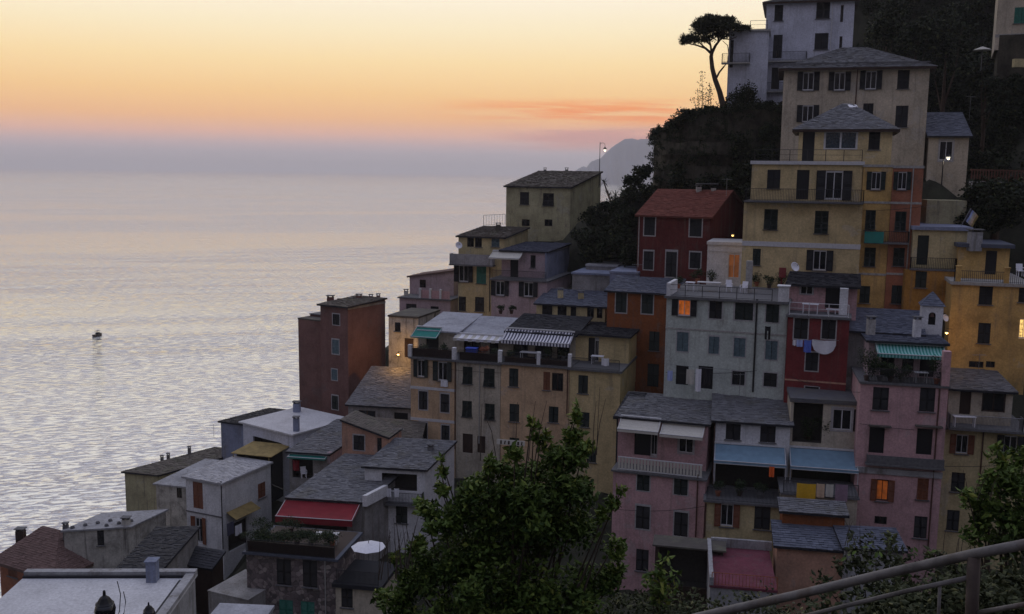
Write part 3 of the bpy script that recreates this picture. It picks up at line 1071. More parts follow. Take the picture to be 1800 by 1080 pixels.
# red house with clay roof
h = Bld('red_house', 'dark red house with terracotta tiled roof and white framed windows')
h.body(1122, 1250, 376, 500, 97, 27, 9, 'red', ('gable', ('v', 334), 'clay', 0.3), sk=9, wins=[
    (1142, 398, 19, 32, 't', BS_), (1223, 400, 21, 32, 't', BS_), (1140, 458, 17, 32, 't', BS_), (1180, 465, 19, 44, 't', BS_), (1222, 458, 19, 28, 't', BS_)], gv=1)
h.pipe(1124, 377, 470, 'stone_trim')
h.chimney(1228, 338, 98.5, 0.5, 0.5, 'stone_trim')
h.chimney(1254, 338, 98, 0.45, 0.4, 'stone_trim', cap=False)
b = MB()
b.obox(at(1226, 324, 98.2), (2.1, 0, 0), (0, .8, 0), (0, 0, .09))
h.part('chimney_slab', b, 'ledge')

h = Bld('white_annex', 'small white annex with a lit doorway between the red and yellow houses')
h.body(1244, 1306, 430, 510, 89.5, 18, 5, 'white', ('flat', 0.28, 'white_frame', 0.12), wins=[(1290, 468, 20, 46, 'r', BS_)], gv=1)
h.band(441, 0.1, 'white_frame')

# orange house with blue slate roof
h = Bld('burnt_orange_house', 'burnt orange house with grey slate lean-to roof left of the pale green house')
h.body(1068, 1186, 510, 700, 91, 20, 4.5, 'orange', ('shed', ('v', 486), 'slate_blue', 0.35), wins=[
    (1092, 531, 19, 37, 't', GS), (1138, 533, 20, 37, 't', GS), (1150, 600, 18, 34, 'c', GS), (1148, 660, 20, 40, 'c', GS)])

# cream tower house on the ridge
h = Bld('ridge_house', 'lone weathered cream house with grey gabled roof standing on the ridge above the sea')
h.body(890, 1003, 327, 405, 118, 25, 9, 'olive_cream', ('shed', ('v', 301), 'slate_brown', 0.3), wins=[
    (922, 349, 16, 22, 'c', BS_), (964, 351, 19, 22, 'a', BS_), (924, 392, 14, 12, 'g'), (964, 392, 14, 12, 'g')], u2=1056)
h.chimney(958, 303, 127, 0.35, 0.35, 'ledge', True)
h.chimney(996, 303, 126, 0.4, 0.35, 'ledge', True)
b = MB()
b.obox(h.F.pt(-.4, h.zt - 5.6, .5), h.F.d * .2, -h.F.n * .2, V((0, 0, .4)))
railing(h.root, [at(850, 397, 117), at(888, 395, 117)], 1.25, 'iron', 'bars', .3)
# ================================================================ middle row
# ochre cottage with balcony (left of the lilac one)
h = Bld('balcony_cottage', 'narrow yellow cottage with concrete balcony and one teal shutter above the flat roofs')
h.body(806, 886, 415, 560, 108, 18, 7, 'yellow_pale', ('shed', ('v', 398), 'slate_brown', 0.3), wins=[
    (827, 426, 12, 17, 'g'), (841, 426, 12, 17, 'c', BS_), (871, 427, 14, 14, 'c', GY), (815, 481, 34, 30, 'o', BS_), (846, 483, 17, 32, 'c', TS),
    (811, 534, 16, 25, 'c', BS_), (843, 535, 16, 25, 'c', BS_)], u2=928)
h.balcony(789, 866, 464, 1.0, 1.15, style='solid', railmat='concrete')
h.pipe(861, 470, 548, 'iron')
h.chimney(876, 400, 112, 0.55, 0.3, 'slate_brown', True)

h = Bld('lilac_cottage', 'pinkish cottage with cream awning, small terrace and blue-grey side wall')
h.body(864, 962, 492, 560, 101, 18, 6.5, 'mauve', ('flat', 0.16, 'ledge', 0.25), wins=[
    (879, 507, 32, 26, 'o', BS_), (929, 509, 34, 26, 'o', BS_)], u2=1003)
zt = h.zt + .16
railing(h.root, [h.F.pt(.1, zt, .15), h.F.pt(h.F.L - .1, zt, .15)], 0.9, 'iron', 'bars')
h.body(882, 961, 440, 492, 103, 18, 5, 'mauve', ('shed', ('v', 426), 'slate_blue', 0.3), wins=[(904, 470, 14, 40, 'd', BS_), (937, 460, 9, 22, 'c', BS_)], ground=False, u2=1001)
h.awning(867, 920, 441, 453, 1.5, 'cloth_cream', val=.15)
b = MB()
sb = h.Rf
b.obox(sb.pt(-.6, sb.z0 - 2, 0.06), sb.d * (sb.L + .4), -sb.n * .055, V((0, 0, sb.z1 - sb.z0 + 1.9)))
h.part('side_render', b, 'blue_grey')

# blush terrace house at the sea edge
h = Bld('blush_house', 'blush and white stepped house with tiny parapet terrace beside the red brick tower')
h.body(702, 792, 524, 600, 114, 18, 6, 'mauve', ('flat', 0.15, 'ledge', 0.25), wins=[(723, 552, 18, 35, 'c', BS_), (764, 548, 14, 18, 'c', BS_)])
zt = h.zt + .15
railing(h.root, [h.F.pt(2.6, zt, .1), h.F.pt(h.F.L - .1, zt, .1)], 0.95, 'pink', 'solid')
for s in (2.6, 3.9, 5.2):
    b = MB()
    b.obox(h.F.pt(s, zt, .2), h.F.d * .25, -h.F.n * .25, V((0, 0, 1.15)))
    h.part('parapet_pillar', b, 'white')
h.chimney(714, 522, 115, 0.5, 0.7, 'old_plaster', True)
h.body(720, 798, 486, 525, 117, 18, 5, 'mauve', ('shedx', -0.95, 'clay_brown', 0.25), wins=[(743, 499, 11, 14, 'g')], ground=False)

# low house with two chimneys
h = Bld('chimney_cottage', 'low cottage with blue-grey roof and two stubby cream chimneys')
h.body(943, 1064, 533, 575, 96, 18, 5, 'yellow_pale', ('shed', ('v', 508), 'slate_blue', 0.25), wins=[
    (962, 545, 18, 18, 'c', BS_), (988, 546, 16, 18, 'c', BS_), (1008, 547, 10, 18, 'c', BS_), (1038, 549, 12, 20, 'g'), (1054, 550, 10, 20, 'g')])
h.chimney(985, 527, 97.3, 0.55, 0.95, 'yellow_pale', True)
h.chimney(1021, 530, 96.7, 0.55, 0.85, 'yellow_pale', True)

h = Bld('flat_roof_cottage', 'low grey cottage with pale flat roofs below the dark ivy slope')
h.body(1006, 1072, 482, 545, 100, 18, 7, 'grey', ('flat', 0.2, 'blue_grey', 0.15))
h.body(1072, 1122, 480, 545, 97, 18, 6, 'blue_grey', ('flat', 0.2, 'blue_grey', 0.1), ground=False)
h.body(1030, 1085, 468, 486, 103, 18, 4, 'grey', ('flat', 0.2, 'concrete', 0.1), ground=False)

# red brick tower
h = Bld('brick_tower', 'windowless-sided brick red tower house rising alone against the sea')
h.body(563, 611, 535, 770, 103, 30, 7, 'brick_red', ('shed', 0.25, 'slate_brown', 0.3), wins=[
    (591, 562, 12, 19, 't', BS_), (590, 610, 12, 25, 't', GY), (588, 659, 10, 19, 't', GY), (589, 708, 11, 24, 't', GS)], u2=677)
h.band(538, 0.25, 'grey', F=h.Rf, u=640, out=0.05, name='cornice')
for i, (u, v) in enumerate(((581, 530), (597, 531), (616, 529), (631, 526), (652, 524), (665, 523))):
    h.chimney(u, v, 106 + i * .3, (0.7, .4, .4, .6, .4, .4)[i], (0.45, .15, .15, .35, .2, .2)[i], 'brick_red', True, base=.9)
h.body(524, 563.5, 561, 770, 105.6, 30, 6, 'brick_red', ('flat', 0.14, 'slate_brown', 0.05), ground=False)
h.body(545, 566, 553, 562, 107, 30, 4, 'brick_red', ('flat', 0.12, 'ledge', 0.08), ground=False)
h.pipe(566, 536, 560)

# ochre lane house behind the tower, washed by a street lamp
h = Bld('lamplit_house', 'ochre house in the lane behind the brick tower, glowing under a street lamp')
h.body(683, 735, 557, 660, 103, 18, 6, 'old_plaster', ('flat', 0.2, 'slate_brown', 0.1), wins=[(719, 612, 16, 34, 'd'), (699, 575, 10, 16, 'c', BS_)])

# long terrace row
RW = dict(Y=88.5, th=17)
h = Bld('peach_house', 'peach house with white string courses at the left end of the long terrace row')
h.body(722, 801, 630, 820, 88.5, 17, 10, 'peach', ('flat', 0.2, 'ledge', 0.25), wins=[
    (740, 647, 26, 32, 'o', GS), (778, 653, 34, 34, 'o', GS), (744, 704, 15, 32, 't', BS_), (782, 709, 15, 32, 't', BS_), (744, 757, 14, 28, 't', BS_), (783, 762, 14, 28, 't', BS_)])
for v in (681, 736):
    h.band(v, 0.26, 'white_frame')
h.pipe(800, 632, 790)
FL_ = h.F
zt = h.zt + .2
railing(h.root, [h.F.pt(.05, zt, .15), h.F.pt(h.F.L - .1, zt, .15)], 0.95, 'iron', 'bars')
for s in (-.2, h.F.L - .3):
    b = MB()
    b.obox(h.F.pt(s, zt, .22), h.F.d * .35, -h.F.n * .35, V((0, 0, 1.1)))
    h.part('parapet_pillar', b, 'white')
h.part('dark_rail_screen', *(lambda b: (b.obox(h.F.pt(.2, h.zt + .22, .1), h.F.d * (h.F.L - .5), -h.F.n * .03, V((0, 0, .8))), (b, 'pot_dark'))[1])(MB()))  # dark panel added behind the rail so the terrace reads dark
h.body(740, 806, 578, 632, 92, 17, 6.5, 'beige', ('shed', ('v', 549), 'roof_membrane', 0.5), wins=[(760, 602, 22, 30, 'd', BS_)], ground=False)
h.awning(733, 778, 574, 592, 1.6, 'cloth_green', val=.12)


def nextF(h):
    """pixel-free continuation: the right end of a front"""
    return h.F.pt(h.F.L, h.zt)


def row_y(u):
    s, z = FL_.hit(u, 640)
    return FL_.pt(s, z).y


h2 = Bld('stone_beige_house', 'greyish beige house in the long terrace row with cream awning on its terrace')
h2.body(802, 880, 636, 830, row_y(802), 17, 10, 'beige', ('flat', 0.2, 'ledge', 0.25), wins=[
    (822, 660, 17, 30, 'a'), (860, 664, 19, 32, 'a'), (821, 719, 17, 28, 'a'), (861, 724, 17, 28, 'a'), (822, 780, 18, 34, 'd'), (846, 782, 14, 30, 'd')])
h2.pipe(843, 640, 780, 'stone_trim')
zt = h2.zt + .2
railing(h2.root, [h2.F.pt(.3, zt, .15), h2.F.pt(h2.F.L - .1, zt, .15)], 0.95, 'iron', 'bars')
b = MB()
b.obox(h2.F.pt(h2.F.L - .2, zt, .22), h2.F.d * .35, -h2.F.n * .35, V((0, 0, 1.15)))
h2.part('parapet_pillar', b, 'white')
h2.part('dark_rail_screen', *(lambda b: (b.obox(h2.F.pt(.35, h2.zt + .22, .1), h2.F.d * (h2.F.L - .5), -h2.F.n * .03, V((0, 0, .75))), (b, 'wood_dark'))[1])(MB()))  # another added dark panel, hides the pale deck behind the bars
T2, TZ2 = h2.F, h2.zt + .2
h2.body(806, 893, 589, 638, row_y(802) + 3.4, 17, 6, 'beige', ('shed', ('v', 556), 'roof_membrane', 0.55), wins=[(830, 612, 30, 30, 'g'), (868, 614, 16, 36, 'd', BS_)], ground=False)
h2.awning(806, 886, 586, 595, 1.5, ['cloth_cream', 'cloth_white'], val=.25, scallop=True, n=12)

h3 = Bld('striped_awning_house', 'peach house in the long terrace row with navy striped awning under a dark roof')
h3.body(880.6, 1001, 640, 840, row_y(880.6), 17, 10, 'peach', ('flat', 0.2, 'ledge', 0.25), wins=[
    (903, 664, 16, 32, 'c', GS), (961, 670, 12, 32, 'c', BR), (980, 672, 20, 32, 'g'), (904, 726, 17, 31, 'c'), (973, 729, 17, 28, 'c'), (904, 785, 17, 30, 'c')])
h3.pipe(998, 646, 730)
zt = h3.zt + .2
railing(h3.root, [h3.F.pt(.2, zt, .15), h3.F.pt(h3.F.L - .1, zt, .15)], 0.95, 'iron', 'bars')
for s in (3.4, h3.F.L - .1):
    b = MB()
    b.obox(h3.F.pt(s, zt, .22), h3.F.d * .32, -h3.F.n * .32, V((0, 0, 1.15)))
    h3.part('parapet_pillar', b, 'white')
h3.part('dark_rail_screen', *(lambda b: (b.obox(h3.F.pt(.35, h3.zt + .22, .1), h3.F.d * (h3.F.L - .5), -h3.F.n * .03, V((0, 0, .5))), (b, 'pot_dark'))[1])(MB()))  # low dark panel, added to darken the band behind the rail
T3, TZ3 = h3.F, h3.zt + .2
h3.body(893, 1012, 581, 642, row_y(880) + 3.3, 17, 6, 'beige', ('shed', ('v', 552), 'slate_dark', 0.5), wins=[(915, 618, 26, 38, 'g'), (955, 618, 30, 40, 'd', BS_), (990, 618, 22, 40, 'g')], ground=False)
h3.awning(891, 1011, 577, 598, 1.7, ['cloth_white', 'cloth_navy'], n=44, val=.32)

h4 = Bld('yellow_end_house', 'yellow end house of the long terrace row with bare side wall and open corner terrace')
h4.body(1001.5, 1091, 650, 860, row_y(1001.5), 17, 10, 'yellow', ('flat', 0.2, 'ledge', 0.25), wins=[
    (1025, 676, 17, 32, 'c', GS), (1028, 738, 16, 26, 'c'), (1040, 800, 16, 26, 'c')], u2=1134)
zt = h4.zt + .2
railing(h4.root, [h4.F.pt(.2, zt, .15), h4.F.pt(h4.F.L - .1, zt, .15)], 0.95, 'iron', 'bars')
T4, TZ4 = h4.F, h4.zt + .2
h4.body(1012.5, 1106, 586, 652, row_y(1001) + 3.4, 17, 6, 'yellow', ('shed', ('v', 566), 'slate_dark', 0.45), wins=[(1040, 617, 12, 46, 'd', BS_), (1049, 617, 6, 40, 'w')], ground=False, u2=1134)

# pale green house with roof terrace
h = Bld('sage_house', 'pale sage green house with roof terrace furniture and one glowing orange window')
h.body(1172, 1386, 524, 705, 76, 19, 9, 'sage', ('flat', 0.2, 'ledge', 0.25), wins=[
    (1203, 538, 22, 35, 'l', BS_), (1258, 544, 22, 33, 't', BS_), (1308, 546, 32, 34, 't', GS), (1358, 549, 23, 36, 't', GS),
    (1200, 601, 20, 34, 't', GY), (1255, 607, 18, 30, 't', GY), (1300, 611, 20, 33, 't', GY), (1356, 616, 21, 33, 't', GY),
    (1199, 660, 22, 34, 'd', BS_), (1240, 664, 26, 40, 'd', BS_), (1298, 665, 22, 24, 't', BS_), (1354, 668, 23, 24, 't', BS_)])
h.pipe(1331, 526, 690, 'iron', r=.07)
h.band(577, 0.12, 'stone_trim')
SG = h
ZT = h.zt + .2
railing(h.root, [h.F.pt(.15, ZT, .15), h.F.pt(h.F.L - 1.2, ZT, .15)], 0.9, 'iron', 'rails')
b = MB()
b.obox(h.F.pt(0, ZT, .2), h.F.d * .3, -h.F.n * 3.4, V((0, 0, 1.0)))
h.part('parapet', b, 'white')
b = MB()
b.obox(h.F.pt(5.6, ZT, -4.5), h.F.d * .5, -h.F.n * .5, V((0, 0, 2.6)))
h.part('pillar', b, 'stone_trim')
b = MB()
b.obox(h.F.pt(h.F.L - .75, ZT, .2), h.F.d * .75, -h.F.n * .75, V((0, 0, 1.15)))
b.obox(h.F.pt(h.F.L - .85, ZT + 1.15, .3), h.F.d * .95, -h.F.n * .95, V((0, 0, .08)))
h.part('parapet_pillar', b, 'white')

# crimson house next to it
h = Bld('crimson_house', 'narrow crimson house with laundry line and small terrace under a dark slate canopy')
h.body(1385, 1494, 557, 705, 72.5, 19, 8, 'maroon', ('flat', 0.18, 'ledge', 0.2), wins=[
    (1408, 577, 24, 38, 't', BS_), (1457, 577, 24, 38, 't', BS_), (1427, 636, 22, 32, 't', BS_), (1427, 686, 24, 12, 't', BS_)])
CZF, CZZ = h.F, h.zt + .18
h.band(668, 0.12, 'salmon')
zt = h.zt + .18
railing(h.root, [h.F.pt(.1, zt, .1), h.F.pt(h.F.L - .1, zt, .1)], 0.95, 'white_frame', 'rails')
h.body(1387, 1508, 498, 558, 75, 19, 5, 'pink', ('shed', ('v', 478), 'slate_dark', 0.6), wins=[(1418, 509, 22, 18, 'w'), (1464, 520, 26, 44, 'd', BS_)], ground=False)
b = MB()
b.obox(h.F.pt(h.F.L - 1.25, zt, 1.2), h.F.d * .6, -h.F.n * .7, V((0, 0, 2.0)))
h.part('chimney', b, 'white')

# chapel
h = Bld('chapel', 'little chapel with blue slate roof and white arched bell turret', 'chapel')
h.body(1490, 1622, 580, 700, 71.8, 18, 5, 'grey', ('shed', ('v', 541), 'slate_blue', 0.3))
cp = h.F
tb = cp.hit(1618, 580, -1.0)[0]
te = cp.hit(1656, 580, -1.0)[0]
z0, z1 = cp.hit(1636, 588, -1.0)[1], cp.hit(1636, 538, -1.0)[1]
b = MB()
# turret shell with an arched bell opening
mid, wt = (tb + te) / 2, te - tb
T = Face(cp.pt(tb, 0, -1.0), cp.d, cp.n, wt, z0 - 1, z1)
ow, ob, oz = wt * .17, z0 + (z1 - z0) * .32, z0 + (z1 - z0) * .66
arch = [(mid - tb - ow, ob), (mid - tb + ow, ob)] + [(mid - tb + ow * math.cos(a), oz + ow * math.sin(a)) for a in [i * math.pi / 8 for i in range(9)]]
arch = arch[:2] + arch[2:]
outer = [(0, z0 - 1), (wt, z0 - 1), (wt, z1), (0, z1)]
b.poly([T.pt(0, z0 - 1), T.pt(wt, z0 - 1), T.pt(wt, ob), T.pt(0, ob)])
b.poly([T.pt(0, ob), T.pt(*arch[0]), T.pt(arch[0][0], oz), T.pt(0, oz)])
b.poly([T.pt(*arch[1]), T.pt(wt, ob), T.pt(wt, oz), T.pt(arch[1][0], oz)])
top = [(mid - tb + ow * math.cos(a), oz + ow * math.sin(a)) for a in [math.pi - i * math.pi / 8 for i in range(9)]]
for i in range(8):
    xa, xb = top[i][0], top[i + 1][0]
    b.poly([T.pt(*top[i]), T.pt(*top[i + 1]), T.pt(xb, z1), T.pt(xa, z1)])
b.poly([T.pt(0, oz), T.pt(*top[0]), T.pt(top[0][0], z1), T.pt(0, z1)])
b.poly([T.pt(*top[-1]), T.pt(wt, oz), T.pt(wt, z1), T.pt(top[-1][0], z1)])
ring = [arch[0]] + top + [arch[1]]
for i in range(len(ring)):
    a_, c_ = ring[i], ring[(i + 1) % len(ring)]
    b.poly([T.pt(*a_), T.pt(*c_), T.pt(*c_, -.3), T.pt(*a_, -.3)])
for (s, dr) in ((0, 1), (wt, -1)):
    b.poly([T.pt(s, z0 - 1), T.pt(s, z1), T.pt(s, z1, -wt), T.pt(s, z0 - 1, -wt)])
b.poly([T.pt(0, z0 - 1, -wt), T.pt(wt, z0 - 1, -wt), T.pt(wt, z1, -wt), T.pt(0, z1, -wt)])
tur = h.part('bell_turret', b, 'white')
b = MB()
b.poly([T.pt(*x, -.3) for x in ring])
obj('bell_opening', b.mesh('bell_opening', 'dark'), None, tur)
b = MB()
b.lathe([(ow * .75, oz - .1), (ow * .6, oz), (ow * .35, oz + .2), (0.03, oz + .26)], 8, c=(T.pt(wt / 2, 0, -.16).x, T.pt(wt / 2, 0, -.16).y, 0))
obj('bell', b.mesh('bell', 'copper_pipe'), None, tur)
b = MB()
ap = T.pt(wt / 2, cp.hit(1636, 513, -1.5)[1], -wt / 2)
e = .12
cs = [T.pt(-e, z1, e), T.pt(wt + e, z1, e), T.pt(wt + e, z1, -wt - e), T.pt(-e, z1, -wt - e)]
for i in range(4):
    b.poly([cs[i], cs[(i + 1) % 4], ap])
    tiles(b, cs[i], cs[(i + 1) % 4], ap, ap, .3, .22, .02)
b.poly(list(reversed(cs)))
obj('turret_roof', b.mesh('turret_roof', 'slate_blue'), None, tur)
h.chimney(1530, 586, 70.6, 0.55, 1.05, 'stone_trim')
h.chimney(1611, 588, 69.8, 0.5, 1.1, 'white')
# ================================================================ lower right houses
h = Bld('pink_house', 'tall pink house with green striped awning, dark closed shutters and one glowing window')
h.body(1513, 1668, 674, 1000, 66.4, 13, 9, 'pink', ('flat', 0.16, 'ledge', 0.15), wins=[
    (1548, 701, 28, 40, 'c', BS_), (1630, 703, 27, 42, 'c', BS_), (1541, 774, 27, 46, 'd', BS_), (1625, 777, 28, 46, 'd', BS_),
    (1551, 862, 21, 38, 'm', BR), (1622, 860, 20, 37, 'a', BR), (1548, 915, 22, 14, 'g'), (1618, 927, 23, 38, 'c', BS_)], gv=1)
PKF = h.F
h.pipe(1652, 684, 980)
h.balcony(1522, 1662, 815, 0.5, 0.62, style='solid', railmat='ledge', th=.12)
h.band(826, 0.42, 'concrete', out=0.12, name='ledge')
for u0, u1 in ((1527, 1566), (1608, 1656)):
    s0, z = h.F.hit(u0, 748)
    s1 = h.F.hit(u1, 748)[0]
    b = MB()
    b.obox(h.F.pt(s0, z, .45), h.F.d * (s1 - s0), -h.F.n * .447, V((0, 0, .08)))
    h.part('door_canopy', b, 'slate_brown')
zt = h.zt + .16
PKZ = zt
railing(h.root, [h.F.pt(.5, zt, .1), h.F.pt(h.F.L - .6, zt, .1)], 0.95, 'iron', 'bars')
b = MB()
b.obox(h.F.pt(h.F.L - .5, zt, .15), h.F.d * .5, -h.F.n * .6, V((0, 0, 2.4)))
h.part('pillar', b, 'pink')
h.body(1528, 1662, 598, 680, 68.6, 13, 5, 'mauve', ('shed', ('v', 585), 'slate_blue', 0.4), wins=[(1560, 645, 24, 40, 'g'), (1630, 640, 26, 46, 'd', BS_), (1596, 640, 20, 26, 'g')], ground=False)
h.awning(1538, 1660, 603, 621, 1.5, ['cloth_green', 'cloth_teal_pale'], n=42, val=.26)

h = Bld('beige_corner_house', 'beige house at the right edge with slate porch roof and long grey balcony')
h.body(1661, 1815, 755, 985, 67.8, 13, 9, 'yellow_pale', ('flat', 0.14, 'ledge', 0.1), wins=[
    (1691, 781, 44, 34, 'o', BR), (1776, 783, 50, 34, 'o', BS_), (1684, 848, 24, 34, 'c', BS_), (1675, 915, 22, 36, 'c', BS_), (1750, 850, 24, 34, 'c', BS_)])
h.pipe(1729, 760, 960)
h.balcony(1668, 1800, 752, 0.9, 0.95, railmat='galvanised', gap=.09)
h.body(1669, 1782, 682, 757, 69.3, 13, 6, 'cream', ('shed', ('v', 646), 'slate', 0.4), wins=[(1697, 706, 20, 46, 'd'), (1747, 706, 42, 38, 'g')], ground=False)

h = Bld('blue_awning_house', 'lilac white house with large slate roof and two blue terrace awnings')
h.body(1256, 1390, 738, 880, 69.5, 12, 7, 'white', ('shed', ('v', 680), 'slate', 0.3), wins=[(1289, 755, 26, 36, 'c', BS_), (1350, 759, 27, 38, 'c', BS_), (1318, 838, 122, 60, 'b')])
BA = h
h.pipe(1257, 740, 870)
h.awning(1256, 1381, 778, 809, 1.9, 'cloth_awning_blue', val=.18, frame=1.3)
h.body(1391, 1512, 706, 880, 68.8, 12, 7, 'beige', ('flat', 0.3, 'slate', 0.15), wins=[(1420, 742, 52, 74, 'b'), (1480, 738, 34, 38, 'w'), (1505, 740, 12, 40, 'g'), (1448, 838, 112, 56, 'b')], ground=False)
h.awning(1387, 1505, 785, 819, 1.9, 'cloth_awning_blue', val=.18, frame=1.3)
# terrace wing below the awnings
h.body(1240, 1373, 881, 985, 66.3, 12, 3.4, 'yellow_pale', ('flat', 0.16, 'ledge', 0.25), wins=[(1278, 906, 46, 40, 'o', BR), (1340, 911, 28, 40, 'c', BS_)], gv=.5)
WY = h.zt + .16
WF = h.F
railing(h.root, [h.F.pt(.1, WY, .15), h.F.pt(h.F.L, WY, .15)], 0.95, 'iron', 'bars')
h.pipe(1241, 885, 945)
h.body(1374, 1508, 868, 985, 65.0, 12, 3.4, 'beige', ('flat', 0.14, 'ledge', 0.2), ground=False)
railing(h.root, [h.F.pt(.1, h.zt + .14, .15), h.F.pt(h.F.L, h.zt + .14, .15)], 0.9, 'iron', 'bars')
LF = h.F
LZ = h.zt + .14

h = Bld('slate_shed', 'low salmon shed with two tiers of grey slate roofs above the red terrace', 'shed')
h.body(1376, 1486, 897, 925, 62.5, 10, 1.6, 'orange', ('shed', ('v', 876), 'slate', 0.25), gv=1)
h.body(1366, 1486, 957, 1045, 60.5, 10, 2.4, 'salmon', ('shed', ('v', 916), 'slate_blue', 0.25), gv=1)
h.body(1486, 1588, 962, 1045, 59.3, 6, 2.6, 'concrete', ('shed', ('v', 925), 'slate_blue', 0.2), ground=False)

h = Bld('red_terrace', 'flat roof terrace with faded red floor and low wall between the sheds', 'terrace')
h.body(1248, 1366, 1032, 1060, 56.5, 10, 6.6, 'concrete', ('flat', 0.16, 'red_floor', 0.08), gv=1)
zt = h.zt + .16
railing(h.root, [h.F.pt(.1, zt, .02), h.F.pt(h.F.L, zt, .02)], 0.8, 'terracotta', 'bars', .2)
b = MB()
b.obox(h.F.pt(-.05, zt, .1), h.F.d * .25, -h.F.n * 6.6, V((0, 0, .5)))
b.obox(h.F.pt(.2, zt, -6.3), h.F.d * 4, -h.F.n * .22, V((0, 0, .6)))
h.part('parapet', b, 'concrete')

h = Bld('pergola_shelter', 'dark lean-to shelter with pale eave beside the red terrace', 'shelter')
h.body(1152, 1272, 958, 1045, 62, 12, 1.5, 'wood_dark', ('flat', 0.12, 'slate_brown', 0.3), gv=1, wins=[(1210, 1000, 104, 66, 'b')])

h = Bld('pink_balcony_house', 'pink house with cream awnings and a white slatted balcony under a slate roof')
h.body(1078, 1241, 828, 1030, 69.5, 18, 8, 'pink', ('flat', 0.14, 'ledge', 0.2), wins=[
    (1131, 842, 22, 42, 't', GS), (1197, 849, 24, 42, 't', GS), (1130, 910, 24, 40, 't', BS_), (1197, 922, 24, 42, 't', BS_), (1129, 985, 22, 38, 'c', BS_)])
PB = h
h.pipe(1227, 834, 945)
zt = h.zt + .14
b = MB()
n_ = 26
for z in (.08, .98):
    b.obox(h.F.pt(.35, zt + z, .12), h.F.d * (h.F.L - .6), -h.F.n * .07, V((0, 0, .07)))
rl = h.part('balustrade', b, 'white_frame')
sb = MB()
sb.box((0, 0, 0), (.16, .035, .9))
sbm = sb.mesh('slat', 'cloth_cream')
for k in range(n_):
    s = .45 + (h.F.L - .8) * k / (n_ - 1)
    obj('slat', sbm, h.F.M(s, zt + .53, .1), rl)
h.body(1087, 1245, 731, 830, 71.3, 18, 6.5, 'pink', ('shed', ('v', 690), 'slate', 0.3), wins=[(1130, 778, 30, 46, 'd', BS_), (1150, 780, 10, 44, 'w'), (1206, 782, 26, 30, 'w')], ground=False)
h.awning(1092, 1163, 731, 754, 1.35, 'cloth_cream', val=.22)
h.awning(1165, 1240, 742, 763, 1.35, 'cloth_cream', val=.22)
h.body(1084, 1108, 733, 830, 72, 18, 5.5, 'slate_dark', ('shed', ('v', 690), 'slate_dark', 0.2), ground=False)

# ================================================================ lower left cluster
h = Bld('grey_lean_to', 'long grey slate lean-to roof between the brick tower and the peach house')
h.body(612, 724, 710, 775, 93, 10, 8, 'grey', ('shed', ('v', 645), 'slate', 0.25), wins=[(645, 730, 30, 16, 'g'), (705, 738, 24, 24, 'd', BS_)], gv=1)

h = Bld('stone_roof_house', 'low house with weathered brown stone roof in front of the grey lean-to')
h.body(640, 735, 778, 830, 84.5, 14, 5, 'old_plaster', ('shed', ('v', 735), 'slate_brown', 0.1), gv=1, sk=-14)

h = Bld('salmon_house', 'small salmon house with white framed window and sloping tiled parapet')
h.body(601, 684, 762, 830, 82.5, 14, 3, 'salmon', ('shedx', 1.25, 'slate_brown', 0.08), wins=[(631, 778, 19, 27, 't', BS_), (667, 783, 8, 26, 'c', BS_)], gv=1)

h = Bld('loggia_house', 'white house with slate roof, dark loggia and washing on its railing')
h.body(641, 747, 819, 960, 77, 8, 6, 'white', ('shed', ('v', 771), 'slate', 0.25), wins=[(702, 848, 62, 30, 'b'), (655, 899, 20, 30, 'c', BS_), (706, 904, 20, 32, 'c', GS)], sk=12)
LO = h
h.balcony(650, 742, 884, 0.7, 0.95, gap=.12)
h.chimney(757, 795, 80, 0.5, 0.5, 'ledge')

h = Bld('slate_barn', 'broad low house with large ribbed slate roof above the red awning')
h.body(507, 640, 874, 960, 74.5, 8, 8, 'grey', ('shed', ('v', 799), 'slate', 0.2), wins=[(560, 930, 100, 44, 'b')], gv=1, sk=18)
BN = h
h.awning(502, 634, 877, 908, 2.2, 'cloth_red', val=.5)
b = MB()
b.obox(h.F.pt(h.F.L - .05, h.zt - .3, .3), h.F.d * .35, h.Rf.d * 3.0, V((0, 0, .9)))
h.part('parapet', b, 'white')

h = Bld('stone_house', 'rough stone house with roof terrace and dark and green shutters at the bottom')
h.body(433, 592, 972, 1130, 66.5, 10, 5.0, 'masonry', ('flat', 0.18, 'slate_blue', 0.3), wins=[
    (499, 1006, 25, 45, 'c', BS_), (545, 1009, 25, 47, 'c', BS_), (503, 1072, 24, 34, 'c', TS), (541, 1075, 24, 34, 'c', TS)])
h.pipe(571, 980, 1079, 'stone_trim')
zt = h.zt + .18
ST = h
railing(h.root, [h.F.pt(.1, zt, .2), h.F.pt(h.F.L - .1, zt, .2)], 0.95, 'iron', 'bars')
railing(h.root, [h.F.pt(.15, zt + .03, .12), h.F.pt(h.F.L - .15, zt + .03, .12)], 0.75, 'wood_dark', 'solid', name='dark_rail_screen')
b = MB()
slab(b, [h.F.pt(.1, zt + .012, .1), h.F.pt(h.F.L - .1, zt + .012, .1), h.F.pt(h.F.L - .1, zt + .012, -5), h.F.pt(.1, zt + .012, -5)], .01)
h.part('shade_floor_sheet', b, 'wood_dark')  # dark sheet over the deck, shade under the red awning as colour

h = Bld('corner_cottage', 'small beige cottage squeezed between the stone house and the big shrub')
h.body(590, 668, 1030, 1140, 65.0, 10, 4, 'beige', ('flat', 0.3, 'slate_dark', 0.3), wins=[(610, 1050, 20, 36, 'c', BS_)])
zt = h.zt + .3
railing(h.root, [h.F.pt(.1, zt, .1), h.F.pt(h.F.L - .1, zt, .1)], 0.95, 'iron', 'bars')

